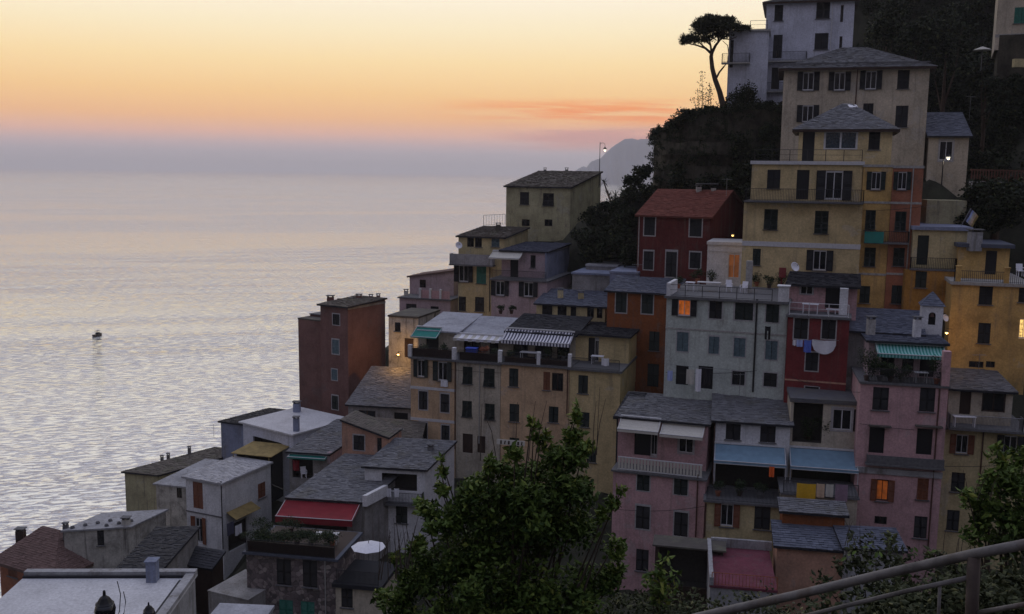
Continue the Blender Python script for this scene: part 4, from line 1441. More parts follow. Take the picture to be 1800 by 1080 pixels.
h = Bld('white_roof_house', 'house with bluish white roof and square chimney in front of the brick tower')
h.body(427, 515, 741, 860, 95, 36, 7.5, 'white_blue', ('shed', ('v', 719), 'flat_white', 0.35), wins=[(470, 785, 50, 24, 'b')], gv=1)
h.chimney(521, 752, 91.5, 0.55, 0.9, 'blue_grey')
h.chimney(522, 724, 99, 0.7, 0.9, 'blue_grey')

h = Bld('slate_wing', 'grey slate roofed wing with shaded porch between white roof and salmon house')
h.body(508, 577, 793, 870, 85, 10, 8, 'grey', ('shed', ('v', 738), 'slate', 0.25), wins=[(532, 823, 36, 36, 'b')], gv=1, sk=14)
b = MB()
b.obox(h.F.pt(h.F.L - .1, h.zt - .9, .1), h.F.d * .3, h.Rf.d * 4.5, V((0, 0, 1.0)))
h.part('parapet', b, 'mauve')
h.awning(510, 576, 797, 803, .7, 'cloth_green', val=.15)
at_face = h.F

h = Bld('grey_gable_house', 'plain grey house end with dark roof at the edge of the sea')
h.body(388, 436, 741, 830, 100, 20, 7, 'blue_grey', ('shed', ('v', 722), 'slate_dark', 0.2), gv=1, sk=14)

h = Bld('ochre_canopy_house', 'dark open loft under an ochre cloth canopy')
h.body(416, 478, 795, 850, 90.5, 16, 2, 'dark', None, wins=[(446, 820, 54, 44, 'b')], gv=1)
s = h.F
b = MB()
slab(b, [s.pt(-.2, h.zt + .1, .7), s.pt(s.L + .3, h.zt + .1, .7), s.pt(s.L + .9, h.zt + .55, -2.2), s.pt(.5, h.zt + .55, -2.2)], .06)
for k in (0.0, s.L):
    b.tube([s.pt(k, h.zt - 2, .6), s.pt(k, h.zt + .1, .6)], .04, 5)
h.part('canopy', b, 'cloth_ochre')

h = Bld('white_corner_house', 'white corner house with brown shutters and ribbed grey roof at the lower left')
h.body(326, 389, 838, 1000, 84, 24, 6.5, 'white', ('shed', ('v', 810), 'corrugated', 0.25), wins=[(348, 871, 17, 46, 'c', BR), (350, 932, 26, 46, 'o', BR)], rwins=[(460, 862, 13, 26, 'c', BR), (418, 940, 34, 46, 'b')], u2=476)
WLc = h
h.pipe(388.5, 846, 965, 'iron')
h.band(898, 0.1, 'ledge', out=.08)
F = h.Rf
s0, z = F.hit(398, 905)
s1 = F.hit(442, 905)[0]
b = MB()
slab(b, [F.pt(s0, z - .3, 1.1), F.pt(s1, z - .3, 1.1), F.pt(s1, z + .2, 0.01), F.pt(s0, z + .2, .01)], .05)
h.part('porch_canopy', b, 'cloth_ochre')

h = Bld('weathered_house', 'small old house with flaking plaster left of the white corner house')
h.body(274, 330, 850, 960, 86.5, 14, 6, 'old_plaster', ('shed', ('v', 808), 'concrete', 0.15), wins=[(315, 866, 9, 20, 'g')], sk=18)

h = Bld('shore_house', 'low house with long dark roof and tiny chimneys against the water')
h.body(219, 277, 829, 920, 95, 14, 11, 'olive_cream', ('shed', ('v', 787), 'slate_brown', 0.25), sk=24)
for u, v in ((285, 812), (296, 808), (333, 796)):
    h.chimney(u, v, 101, .3, .5, 'ledge', True)

h = Bld('plaster_house', 'flaking grey plaster house with stones weighing down its flat roof')
h.body(112, 226, 933, 1040, 78, -12, 4.5, 'old_plaster', ('shed', ('v', 908), 'concrete', 0.1), wins=[(177, 946, 12, 26, 'c', BS_)], gv=.5, sk=34)
for k in range(7):
    b = MB()
    q = h.q[0]
    p = V(q[0]).lerp(V(q[1]), .1 + .12 * k).lerp(V(q[3]).lerp(V(q[2]), .1 + .12 * k), .12 + .1 * (k % 4)) + V((0, 0, .02))
    b.lathe([(.15, 0), (.2, .08), (.14, .2), (.04, .24)], 6, c=p)
    h.part('roof_stone', b, 'ledge')
h.chimney(222, 925, 79.5, .6, .6, 'old_plaster')
h.chimney(116, 937, 78.5, .4, .7, 'ledge')

h = Bld('dark_slate_house', 'house with plain dark sloping roof between the plaster house and the white corner house')
h.body(206, 281, 1002, 1060, 68, -4, 7.5, 'grey', ('shed', ('v', 927), 'slate_dark', 0.2), gv=1, sk=7)

h = Bld('lean_to_shed', 'small dark shed with grey roof below the white corner house', 'shed')
h.body(312, 372, 985, 1040, 74, 20, 3, 'wood_dark', ('shed', ('v', 960), 'slate_dark', 0.3), u2=392, gv=1)

h = Bld('hip_roof_house', 'house with brownish red hipped roof and square chimney at the left edge')
h.body(-2, 96, 976, 1070, 79, 27, 5, 'orange_red', ('hip', ('v', 929), 'clay_brown', 0.5, 1.0), wins=[(22, 1004, 16, 20, 'c', BR)], gv=1)
h.chimney(37, 948, 82, .7, .8, 'wood_dark')

h = Bld('white_flat_roof', 'big white flat roof with dark gutter and rendered chimney in the lower left corner', 'house')
DP = 6.2
h.body(-60, 271, 1117, 1250, 40, -2, DP, 'concrete', None, gv=1)
F = h.F
b = MB()
zr = h.zt
slab(b, [F.pt(-.2, zr + .1, .3), F.pt(F.L + .1, zr + .1, .3), F.pt(F.L + .1, zr + .1, -DP - .1), F.pt(-.2, zr + .1, -DP - .1)], .098)
ro = h.part('roof', b, 'flat_white')
b = MB()
b.obox(F.pt(-.2, zr + .1, -DP + .3), F.d * (F.L + .3), -F.n * .4, V((0, 0, .28)))
b.obox(F.pt(F.L - .35, zr + .1, .3), F.d * .45, -F.n * (DP - .01), V((0, 0, .2)))
obj('parapet', b.mesh('parapet', 'concrete'), None, ro)
b = MB()
b.obox(F.pt(-.2, zr + .103, -DP + .45), F.d * (F.L - .3), -F.n * .12, V((0, 0, .1)))
b.obox(F.pt(F.L - .55, zr + .103, .2), F.d * .14, -F.n * (DP - .6), V((0, 0, .06)))
obj('gutter', b.mesh('gutter', 'slate_dark'), None, ro)
b = MB()
sc, _ = F.hit(267, 1025, -DP + .9)
b.obox(F.pt(sc - .25, zr, -DP + 1.0), F.d * .5, -F.n * .5, V((0, 0, 1.15)))
b.obox(F.pt(sc - .3, zr + 1.15, -DP + 1.05), F.d * .6, -F.n * .6, V((0, 0, .07)))
h.part('chimney', b, 'blue_grey')

h = Bld('lower_roof', 'pale flat roof seen over the edge at the very bottom beside the stone house', 'house')
h.body(366, 462, 1092, 1180, 56, 4, 2.0, 'concrete', ('flat', 0.2, 'roof_membrane', 0.1), gv=1)
h = Bld('alley_wall', 'rendered retaining wall and ramp of the alley left of the stone house', 'wall')
h.body(366, 436, 1040, 1120, 66, 24, 4, 'grey', ('flat', .1, 'grey', 0.05), gv=1)
# ================================================================ terrain, sea, headland, air
def onz(u, v, z):
    r = ray(u, v)
    return CAM + r * ((z - H) / r.z)


for p in ((-75, 90, -8), (-62, 112, -8), (-52, 124, -8), (-30, 132, -8), (-10, 140, -8), (6, 150, -8), (-90, 60, -8), (-72, 75, -6), (-100, 120, -10), (-40, 150, -10), (10, 165, -8),
          (-58, 92, 2), (-50, 104, 2), (-30, 116, 8), (-14, 126, 14),
          (9, 112, 44.5), (12, 107, 45), (14, 110, 46), (7, 105, 41), (22, 112, 44), (30, 110, 48), (26, 125, 44), (34, 135, 46), (20, 140, 20),
          (47, 118, 47), (60, 108, 46), (72, 98, 42), (50, 136, 66), (66, 126, 66), (84, 110, 62), (60, 160, 96), (90, 150, 98), (112, 130, 92), (75, 115, 58), (52, 97, 57.5), (58, 97, 57.5), (50, 92, 50), (56, 91, 50), (48, 100, 50),
          (42, 70, 16), (60, 72, 18), (20, 60, 12), (-20, 62, 8), (-42, 60, 6), (-60, 50, 2), (55, 55, 14), (0, 66, 10)):
    GROUND.append((V((p[0], p[1], 0)), p[2]))


def near_z(x, y):
    pts = [(-10, H - 1.7), (2.2, H - 1.7), (3.4, H - 3.2), (6, H - 5.4), (9, H - 7.6), (14, H - 12), (24, H - 22), (36, H - 33), (44, H - 36)]
    for (a, za), (c, zc) in zip(pts[:-1], pts[1:]):
        if y <= c:
            return za + (zc - za) * max(0, (y - a) / (c - a))
    return pts[-1][1]


def terr(x, y):
    if y < 28:
        z = near_z(x, y)
    else:
        t = min(1, max(0, (y - 28) / 18))
        g = ground_z(x, y) - 0.6
        dm = min((p.x - x) ** 2 + (p.y - y) ** 2 for p, z_ in GROUND if z_ > -4) ** .5
        if x < 14:
            g -= max(0, dm - 4) * 1.5
        g = max(g, -12)
        z = (near_z(x, y) * (1 - t) if t < 1 else 0) + g * t
    return z + (noise.noise(V((x * .25, y * .25, 3))) * .35 if y > 4 else 0)


b = MB()
xs = [-120 + 2.5 * i for i in range(97)]
ys = [-10, -4, 0, 1.2, 2.2, 2.8, 3.4, 4.2, 5, 6, 7.5, 9, 11, 13.5, 16, 19, 22, 25, 28, 31, 34, 37] + [40 + 2.5 * i for i in range(55)]
for y in ys:
    for x in xs:
        b.v.append((x, y, terr(x, y)))
nx = len(xs)
for j in range(len(ys) - 1):
    for i in range(nx - 1):
        b.f.append((j * nx + i, j * nx + i + 1, (j + 1) * nx + i + 1, (j + 1) * nx + i))
        b.m.append(0)
        b.tone.append(.5)
struct('ground', b, 'earth', smooth=True)

b = MB()
b.poly([(-26000, -300, 0), (26000, -300, 0), (26000, 29000, 0), (-26000, 29000, 0)])
struct('sea', b, 'sea')

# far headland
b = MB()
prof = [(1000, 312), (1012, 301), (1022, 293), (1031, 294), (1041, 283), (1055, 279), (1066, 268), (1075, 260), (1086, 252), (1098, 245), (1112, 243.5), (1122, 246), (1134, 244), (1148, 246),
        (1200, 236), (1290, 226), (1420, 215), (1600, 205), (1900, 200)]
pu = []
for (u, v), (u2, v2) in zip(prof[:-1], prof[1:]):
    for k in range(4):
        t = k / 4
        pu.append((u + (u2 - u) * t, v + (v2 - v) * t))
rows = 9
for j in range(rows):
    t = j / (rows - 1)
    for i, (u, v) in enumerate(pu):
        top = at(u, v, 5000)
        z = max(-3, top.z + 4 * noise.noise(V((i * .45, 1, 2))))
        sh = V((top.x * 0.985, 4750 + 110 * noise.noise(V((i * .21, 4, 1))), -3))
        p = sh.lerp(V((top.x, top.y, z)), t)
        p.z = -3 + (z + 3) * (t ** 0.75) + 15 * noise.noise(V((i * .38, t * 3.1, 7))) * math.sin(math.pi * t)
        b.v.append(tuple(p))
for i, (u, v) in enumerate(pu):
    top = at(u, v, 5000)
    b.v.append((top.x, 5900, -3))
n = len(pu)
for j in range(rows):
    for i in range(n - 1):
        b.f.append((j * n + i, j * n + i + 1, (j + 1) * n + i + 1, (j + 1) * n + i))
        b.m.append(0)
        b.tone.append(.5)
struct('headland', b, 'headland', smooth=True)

# haze over the sea
hz = bpy.data.materials.new('haze')
hz.use_nodes = True
nt = NT(hz.node_tree)
pv = nt.n('ShaderNodeVolumePrincipled', i_Color=(0.93, 0.89, 0.89, 1), i_Density=1.5e-4, i_Anisotropy=0.2)
nt.n('ShaderNodeOutputMaterial', i_Volume=pv.outputs[0])
MATS['haze'] = hz
b = MB()
b.obox((-27000, -400, -14), (54000, 0, 0), (0, 30500, 0), (0, 0, 268))
struct('haze', b, 'haze', kind='stuff')

# cliff terrace under the pine
path = [(20.5, 132, 50), (17.5, 121, 51), (16.2, 112.5, 52.6), (16.9, 109, 53.2), (18.6, 107, 54.6), (21, 105.6, 55.0), (24, 104.6, 55.2), (28, 103.2, 55.2), (32, 102, 55.0), (36, 101, 54.6), (42, 100, 54)]
pp = []
for (a, c) in zip(path[:-1], path[1:]):
    for k in range(6):
        pp.append(V(a).lerp(V(c), k / 6))
pp.append(V(path[-1]))
b = MB()
rows = 22
for j in range(rows + 1):
    t = j / rows
    for i, p in enumerate(pp):
        z = p.z - 20 * t
        d_ = noise.fractal(V((p.x * .5, p.y * .5, z * .45)), 1.0, 2.0, 4) * .55
        terrace = -0.5 * math.floor(t * 5)
        b.v.append((p.x - .25 * (-terrace) + d_ * .5, p.y + terrace * .9 - d_, z + .15 * noise.noise(V((i * .7, 0, 0)))))
top0 = len(b.v)
for i, p in enumerate(pp):
    b.v.append((p.x + 4 if i < 20 else p.x + 2, p.y + 12, p.z + .4))
n = len(pp)
for j in range(rows):
    for i in range(n - 1):
        b.f.append((j * n + i, (j + 1) * n + i, (j + 1) * n + i + 1, j * n + i + 1))
for i in range(n - 1):
    b.f.append((i, i + 1, top0 + i + 1, top0 + i))
b.m = [0] * len(b.f)
b.tone = [.5] * len(b.f)
struct('cliff', b, 'rock')

# dry stone terrace walls across the cliff
for (i0, i1, z0, z1, oy, lab) in ((14, 46, 50.2, 51.5, 1.6, 'long dry stone terrace wall high on the cliff under the pine'), (20, 56, 47.6, 48.9, 2.6, 'dry stone terrace wall halfway down the cliff')):
    b = MB()
    for a, c in zip(pp[i0:i1], pp[i0 + 1:i1 + 1]):
        A_, C_ = V((a.x - .35 * oy * .4, a.y - oy, z0)), V((c.x - .35 * oy * .4, c.y - oy, z0))
        hh_ = (z1 - z0) * (1 + .18 * noise.noise(V((a.x * .8, a.y, z0))))
        b.obox(A_, C_ - A_, V((0, .7, 0)), V((0, 0, hh_)))
    solo('terrace_wall', b, 'rock', lab, 'wall', 'dry stone walls on the cliff')
# ================================================================ trees and scrub
rng = random.Random(5)


def shrub(name, label, cat, c, rad, n, size, mat='leaf_scrub', group=None, lumps=8, stem=True, base=None, hi=.1):
    c = V(c)
    base = V(base) if base is not None else c - V((0, 0, rad[2] * 1.2))
    t = thing(name, label, cat, base, group)
    b = MB()
    blob_leaves(b, c, rad, n, size, rng, lumps, hi)
    obj('crown', b.mesh('crown', mat), None, t)
    if stem:
        b = MB()
        b.tube([base - V((0, 0, .3)), base.lerp(c, .5) + V((.1, 0, 0)), c], [.09 * rad[0] + .03, .06 * rad[0] + .02, .02], 6)
        for k in range(5):
            e = c + V((rng.uniform(-.6, .6) * rad[0], rng.uniform(-.6, .6) * rad[1], rng.uniform(-.1, .7) * rad[2]))
            b.tube([base.lerp(c, .5), base.lerp(e, .7), e], [.04 * rad[0] + .01, .03, .01], 5)
        obj('trunk', b.mesh('trunk', 'bark'), None, t)
    return t


# stone pine
YP = 108.5
px = lambda u, v, dy=0.0: at(u, v, YP + dy)
t = thing('umbrella_pine', 'tall umbrella pine leaning out from the cliff top against the sunset', 'tree', px(1273, 200))
b = MB()
M_ = 1700 / YP
tr = [(1274, 204), (1270, 182), (1265, 162), (1257, 140), (1252, 120), (1250, 100), (1252, 90)]
b.tube([px(*p) for p in tr], [x / M_ for x in (6.2, 5.2, 4.6, 4.2, 3.8, 3.4, 3.0)], 8)
br = [([(1251, 95), (1240, 85), (1225, 80), (1205, 76)], 2.4, -.6), ([(1252, 92), (1258, 80), (1266, 70), (1280, 62), (1300, 54)], 2.8, .4), ([(1251, 94), (1249, 80), (1246, 66), (1240, 52)], 2.2, .8),
      ([(1262, 76), (1264, 60), (1262, 46)], 1.9, -.8), ([(1240, 85), (1228, 74), (1216, 64)], 1.5, .5), ([(1270, 68), (1284, 70), (1296, 64)], 1.3, -.7),
      ([(1258, 140), (1264, 128), (1272, 118), (1279, 110), (1281, 95), (1279, 80), (1270, 72)], 1.9, 0.3), ([(1249, 80), (1232, 64), (1222, 50)], 1.4, -1.0), ([(1266, 70), (1276, 52), (1290, 42)], 1.4, 1.0),
      ([(1272, 184), (1279, 176), (1284, 168)], 2.6, -.3)]
for pts, r, dy in br:
    k = len(pts)
    b.tube([px(u, v, dy * i * .8) for i, (u, v) in enumerate(pts)], [r / M_ * (1 - .75 * i / (k - 1)) for i in range(k)], 6)
obj('trunk', b.mesh('trunk', 'bark', True), None, t)
b = MB()
lobes = [(1258, 44, 34, 15), (1235, 52, 26, 13), (1282, 45, 24, 12), (1300, 48, 18, 8), (1216, 66, 20, 10), (1205, 72, 13, 6), (1250, 36, 26, 10), (1270, 60, 22, 8), (1240, 68, 18, 6), (1226, 44, 12, 8), (1311, 49, 10, 4), (1270, 33, 18, 7), (1246, 28, 10, 4), (1285, 35, 8, 4), (1232, 36, 8, 4)]
for (u, v, rx, ry) in lobes:
    for dy in (-1.3, 0, 1.3):
        c = px(u + rng.uniform(-3, 3), v + rng.uniform(-2, 2), dy * rx / 22)
        blob_leaves(b, c, (rx / M_ * 1.05, rx / M_ * .8, ry / M_ * 1.05), int(rx * ry * 1.9) + 30, .3, rng, 6, .1, asp=.17, shell=.4)
obj('crown', b.mesh('crown', 'leaf_pine'), None, t)

shrub('round_bush', 'dense round bush clipped against the white house wall', 'bush', at(1308, 176, 106.6), (1.85, 1.6, 2.0), 2600, .22, lumps=10)
shrub('bush', 'low ragged bush right of the round bush under the white house balcony', 'bush', at(1352, 190, 105.5), (1.6, 1.2, 1.1), 1000, .22)
t = thing('sapling', 'spindly leafy shoots rising from the cliff edge left of the pine', 'plant', at(1235, 200, 106.5))
b = MB()
lb = MB()
for (u, v0, v1, du) in ((1234, 198, 126, 0), (1229, 198, 158, -3), (1243, 198, 145, 5), (1247, 198, 155, 3), (1224, 198, 172, -5), (1257, 198, 178, 7), (1264, 198, 182, 3), (1239, 198, 165, 2)):
    P0, P1 = at(u, v0, 106.5), at(u + du, v1, 106.5 + rng.uniform(-.5, .5))
    b.tube([P0, P0.lerp(P1, .5) + V((.05, 0, 0)), P1], [.05, .03, .01], 5)
    for k in range(int((v0 - v1) * 1.5)):
        q = P0.lerp(P1, rng.random() ** .8)
        leaf(lb, q + V((rng.gauss(0, .16), rng.gauss(0, .16), rng.gauss(0, .05))), .17, rng, rng.random() * .7)
obj('stem', b.mesh('stem', 'twig'), None, t)
obj('foliage', lb.mesh('foliage', 'leaf_scrub'), None, t)

# scrub on the cliff, ivy slope, hillside: one mass each
b = MB()
for p in pp[10:]:
    for k in range(2):
        blob_leaves(b, p + V((rng.uniform(-.5, .5), rng.uniform(-.6, 1), rng.uniform(-.25, .25))), (.9, .8, .42), 90, .2, rng, 4, .08)
    for k in range(5):
        z = rng.random() ** 1.2 * 10
        blob_leaves(b, p + V((rng.uniform(-.6, .6), rng.choice((-.8 - z * .12, -1.2 - z * .35)), -z)), (.7, .5, .5), 80, .17, rng, 4, .1)
for (u, v, r) in ((1150, 232, .5), (1160, 224, .6), (1172, 218, .5), (1184, 215, .5), (1146, 250, .7), (1150, 270, .9), (1197, 204, .5), (1210, 198, .5), (1225, 196, .5), (1150, 300, 1.3), (1160, 320, 1.5)):
    blob_leaves(b, at(u, v, 109.5 if u < 1180 else 106.5), (r, r, r * .7), 160, .18, rng, 5, .05)
obj('cliff_scrub', b.mesh('cliff_scrub', 'leaf_scrub'), kind='stuff')

b = MB()
for (u, v, Y, r, n) in ((1125, 305, 110, 1.3, 500), (1112, 318, 110, 1.0, 400), (1135, 298, 111, .9, 300), (1110, 345, 109, 1.6, 700), (1130, 335, 109, 1.8, 700), (1085, 365, 109, 1.8, 800), (1060, 372, 110, 1.8, 800), (1040, 385, 109, 1.6, 700),
                        (1105, 385, 107, 2.0, 800), (1075, 400, 107, 2.2, 900), (1045, 415, 106, 2.2, 900), (1100, 425, 104, 2.2, 900), (1070, 438, 104, 2.4, 900), (1035, 446, 105, 2.0, 800), (1110, 452, 101, 1.8, 700), (1022, 420, 108, 1.4, 500),
                        (1190, 322, 103, 1.6, 500), (1240, 318, 102, 1.5, 500), (1290, 320, 100, 1.8, 600), (1200, 300, 105, 1.4, 400), (1320, 300, 100, 2.0, 700), (1340, 270, 101, 2.0, 700), (1355, 235, 102, 1.8, 600), (1300, 260, 102, 1.8, 500), (1316, 335, 97, 1.4, 500)):
    blob_leaves(b, at(u, v, Y), (r, r * .9, r * .8), int(n * 1.25), .32, rng, 7, .05)
obj('ivy_slope', b.mesh('ivy_slope', 'leaf_scrub'), kind='stuff')

b = MB()
for k in range(760):
    u, v = rng.uniform(1500, 1860), rng.uniform(-70, 345)
    if u < 1520 and v < 90:
        continue
    # find the slope along this ray
    r_ = ray(u, v)
    P0 = None
    for Y in range(98, 168, 2):
        q = CAM + r_ * (Y / r_.y)
        if q.z < terr(q.x, q.y):
            P0 = q
            break
    if P0 is None or P0.x < 38:
        continue
    s = rng.uniform(1.0, 2.4)
    blob_leaves(b, P0 + V((0, -.5, s * .5)), (s, s, s * rng.uniform(.7, 1.3)), int(190 * s), .34, rng, 6, rng.choice((.02, .05, .25)))
for (u, v, s) in ((1765, 165, 2.0), (1785, 185, 2.2), (1800, 160, 2.0), (1760, 205, 2.4), (1800, 220, 2.4), (1745, 150, 1.6), (1790, 145, 1.2)):
    blob_leaves(b, at(u, v, 97), (s, s * .8, s * .8), 420, .3, rng, 7, .06)
for k in range(60):
    u, v = rng.uniform(1700, 1830), rng.uniform(150, 330)
    r_ = ray(u, v)
    for Y in range(86, 130):
        q = CAM + r_ * (Y / r_.y)
        if q.z < terr(q.x, q.y):
            break
    s = rng.uniform(.9, 1.9)
    blob_leaves(b, q + V((0, -.4, s * .3)), (s, s, s * .8), int(170 * s), .3, rng, 6, .06)
obj('hillside_scrub', b.mesh('hillside_scrub', 'leaf_scrub'), kind='stuff')
for i, (u, v, Y, r, lab) in enumerate(((1560, 40, 122, 3.4, 'dark tree on the slope just right of the white house'), (1665, 60, 120, 4.0, 'broad dark tree in the middle of the upper right slope'),
                                       (1735, 130, 112, 3.2, 'dark tree below the cream house at the upper right edge'), (1610, 70, 118, 2.8, 'small dark tree behind the hipped roof of the cream house'))):
    c = at(u, v, Y)
    shrub('hillside_tree', lab, 'tree', c, (r, r, r * 1.15), 1800, .4, 'leaf_scrub', 'trees on the upper slope', 11, base=(c.x, c.y, terr(c.x, c.y)))
shrub('spreading_tree', 'wide dark evergreen tree spreading over the lane at the right edge', 'tree', at(1752, 362, 84), (3.9, 2.8, 2.3), 9500, .3, lumps=16)
shrub('spreading_tree', 'smaller dark evergreen leaning left of the lane wall, above the ochre terrace', 'tree', at(1722, 385, 83), (1.9, 1.6, 1.4), 3200, .28, lumps=9)

# small palm in front of the sea gap
t = thing('palm', 'small spiky palm silhouetted in the gap of sea beside the ridge house', 'palm', at(1078, 368, 111))
b = MB()
P0 = at(1078, 368, 111)
cs = [at(1062, 322, 111), at(1082, 345, 111), at(1095, 338, 110.5), at(1070, 345, 111.5)]
for c in cs:
    b.tube([P0, P0.lerp(c, .6), c], [.12, .09, .07], 6)
obj('trunk', b.mesh('trunk', 'bark'), None, t)
b = MB()
for c in cs:
    for k in range(26):
        a, e = rng.uniform(0, 2 * math.pi), rng.uniform(-.1, 1.2)
        d_ = V((math.cos(a) * math.cos(e), math.sin(a) * math.cos(e), math.sin(e)))
        ln = rng.uniform(.8, 1.5)
        prev = c
        sd = d_.cross(V((0, 0, 1))).normalized() * .05
        for j in range(1, 5):
            q = c + d_ * ln * j / 4 - V((0, 0, .45 * (j / 4) ** 2))
            w_ = sd * (1.1 - j / 4)
            b.poly([prev - sd, prev + sd, q + w_, q - w_], 0, rng.random() * .6)
            prev = q
obj('fronds', b.mesh('fronds', 'leaf_scrub'), None, t)

# ---------------------------------------------------------------- foreground shrubs
def leaf_mesh(name, size, tone, mat):
    b = MB()
    pts = [(0, 0, 0), (.3, .2, .03), (.62, .22, .03), (1, 0, -.06), (.62, -.22, .03), (.3, -.2, .03), (.5, 0, -.02)]
    P_ = [V(p) * size for p in pts]
    for a in range(6):
        b.poly([P_[6], P_[a], P_[(a + 1) % 6]], 0, tone + .001 * a)
    return b.mesh(name, mat)


LM = [leaf_mesh('leaf', .1, tn, 'leaf_shrub') for tn in (.2, .45, .65, .9)]


def big_shrub(name, label, lobes, Y0, n_leaf, size, n_parts, base, dens=1.0, stems=(), mat='leaf_shrub'):
    t = thing(name, label, 'shrub', base)
    b = MB()
    mpp = Y0 / FPX
    outer = []
    for (u, v, r, dy) in lobes:
        c = at(u, v, Y0 + dy)
        rr = r * mpp
        k = int(n_leaf * (r / 100) ** 1.7 * dens)
        ls = [(V((rng.gauss(0, 1), rng.gauss(0, 1), rng.gauss(0, 1))).normalized() * rr * rng.uniform(.4, .75), rr * rng.uniform(.28, .5)) for _ in range(7)] + [(V((0, 0, 0)), rr * .65)]
        for i in range(k):
            o, s = rng.choice(ls)
            d_ = V((rng.gauss(0, 1), rng.gauss(0, 1), rng.gauss(0, 1))).normalized()
            q = c + o + d_ * s * (rng.random() ** .45) * rng.uniform(.8, 1.12)
            young_toplit = min(1, max(0, rng.gauss(.34, .2) + (.25 if r < 34 else 0) + .22 * d_.z))  # fresh tips lighter, plus light from above put into upper leaves' tone
            leaf(b, q, size * rng.uniform(.55, 1.35), rng, young_toplit, asp=.26)
            if d_.y < -.35 and rng.random() < .5:
                outer.append(c + o * 1.02 + d_ * s * 1.08)
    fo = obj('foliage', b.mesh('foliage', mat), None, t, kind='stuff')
    b = MB()
    for (u, v, r, dy) in lobes:
        e = at(u, v, Y0 + dy)
        mid = V(base).lerp(e, .55) + V((rng.uniform(-.1, .1), rng.uniform(-.1, .1), 0))
        b.tube([base, mid, e], [.035, .015, .004], 5)
    for pts in stems:
        P_ = [at(u, v, Y0 + dy) for (u, v, dy) in pts]
        b.tube(P_, [.0045 * (1 - .6 * i / max(1, len(P_) - 1)) for i in range(len(P_))], 5)
    obj('stem', b.mesh('stem', 'twig'), None, t)
    rng.shuffle(outer)
    for q in outer[:n_parts]:
        m_ = Matrix.Translation(q) @ Matrix.Rotation(rng.uniform(0, 6.28), 4, 'Z') @ Matrix.Rotation(rng.uniform(-.9, .7), 4, 'Y') @ Matrix.Rotation(rng.uniform(-.7, .7), 4, 'X') @ Matrix.Diagonal((*[size / .1 * rng.uniform(.8, 1.25)] * 3, 1))
        obj('leaf', LM[rng.choice((0, 0, 0, 1, 1, 1, 2, 2))], m_, t)
    return t


def twigs(u, v, n, hgt, spread):
    out = []
    for k in range(n):
        u0 = u + rng.uniform(-spread, spread)
        du = rng.uniform(-25, 25)
        dy = rng.uniform(-.3, .3)
        out.append([(u0, v, dy), (u0 + du * .4, v - hgt * .5, dy), (u0 + du, v - hgt * rng.uniform(.7, 1.1), dy)])
    return out


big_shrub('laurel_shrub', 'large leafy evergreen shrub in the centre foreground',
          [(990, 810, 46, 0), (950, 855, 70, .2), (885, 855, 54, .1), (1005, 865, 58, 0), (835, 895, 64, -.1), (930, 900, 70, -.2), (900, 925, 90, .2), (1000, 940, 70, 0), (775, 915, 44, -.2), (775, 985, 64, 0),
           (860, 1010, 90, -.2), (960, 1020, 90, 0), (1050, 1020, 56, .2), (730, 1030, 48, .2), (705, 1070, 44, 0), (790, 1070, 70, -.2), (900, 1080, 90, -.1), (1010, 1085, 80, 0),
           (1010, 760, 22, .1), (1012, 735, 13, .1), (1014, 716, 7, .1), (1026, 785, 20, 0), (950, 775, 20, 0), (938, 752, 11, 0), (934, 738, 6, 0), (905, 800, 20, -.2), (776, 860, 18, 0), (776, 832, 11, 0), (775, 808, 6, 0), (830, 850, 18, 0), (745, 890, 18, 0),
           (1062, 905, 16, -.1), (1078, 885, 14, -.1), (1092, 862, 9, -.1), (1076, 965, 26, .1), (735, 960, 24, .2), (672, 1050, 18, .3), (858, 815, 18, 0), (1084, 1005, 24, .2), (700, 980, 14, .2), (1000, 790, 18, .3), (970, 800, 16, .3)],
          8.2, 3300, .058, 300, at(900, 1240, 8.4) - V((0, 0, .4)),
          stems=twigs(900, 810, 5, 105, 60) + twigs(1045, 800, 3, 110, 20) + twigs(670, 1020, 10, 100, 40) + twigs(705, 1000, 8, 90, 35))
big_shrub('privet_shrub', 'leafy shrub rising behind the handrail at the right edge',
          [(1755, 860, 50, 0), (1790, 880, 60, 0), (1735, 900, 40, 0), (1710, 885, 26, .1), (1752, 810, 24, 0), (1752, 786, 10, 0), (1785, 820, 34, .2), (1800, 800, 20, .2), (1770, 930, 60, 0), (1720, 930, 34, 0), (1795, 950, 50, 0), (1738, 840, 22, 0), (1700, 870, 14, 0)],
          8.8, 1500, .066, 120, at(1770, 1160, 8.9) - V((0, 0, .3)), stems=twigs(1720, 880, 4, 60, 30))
big_shrub('bramble_bush', 'dull green bush in front of the slate shed behind the handrail',
          [(1540, 975, 55, 0), (1500, 990, 40, 0), (1580, 985, 40, 0), (1560, 945, 26, .1), (1520, 1020, 60, 0), (1600, 1020, 55, 0), (1450, 1030, 34, 0), (1660, 1010, 50, .2), (1640, 980, 26, .2)],
          11.5, 500, .085, 80, at(1550, 1180, 11.6), mat='leaf_olive', stems=twigs(1490, 960, 4, 50, 30) + twigs(1680, 980, 5, 60, 30))
big_shrub('young_shrub', 'small upright leafy shrub in front of the dark shelter',
          [(1160, 1000, 26, 0), (1150, 1025, 30, 0), (1170, 1035, 26, 0), (1155, 1060, 26, 0), (1185, 1005, 12, 0)], 14, 560, .11, 40, at(1158, 1150, 14))
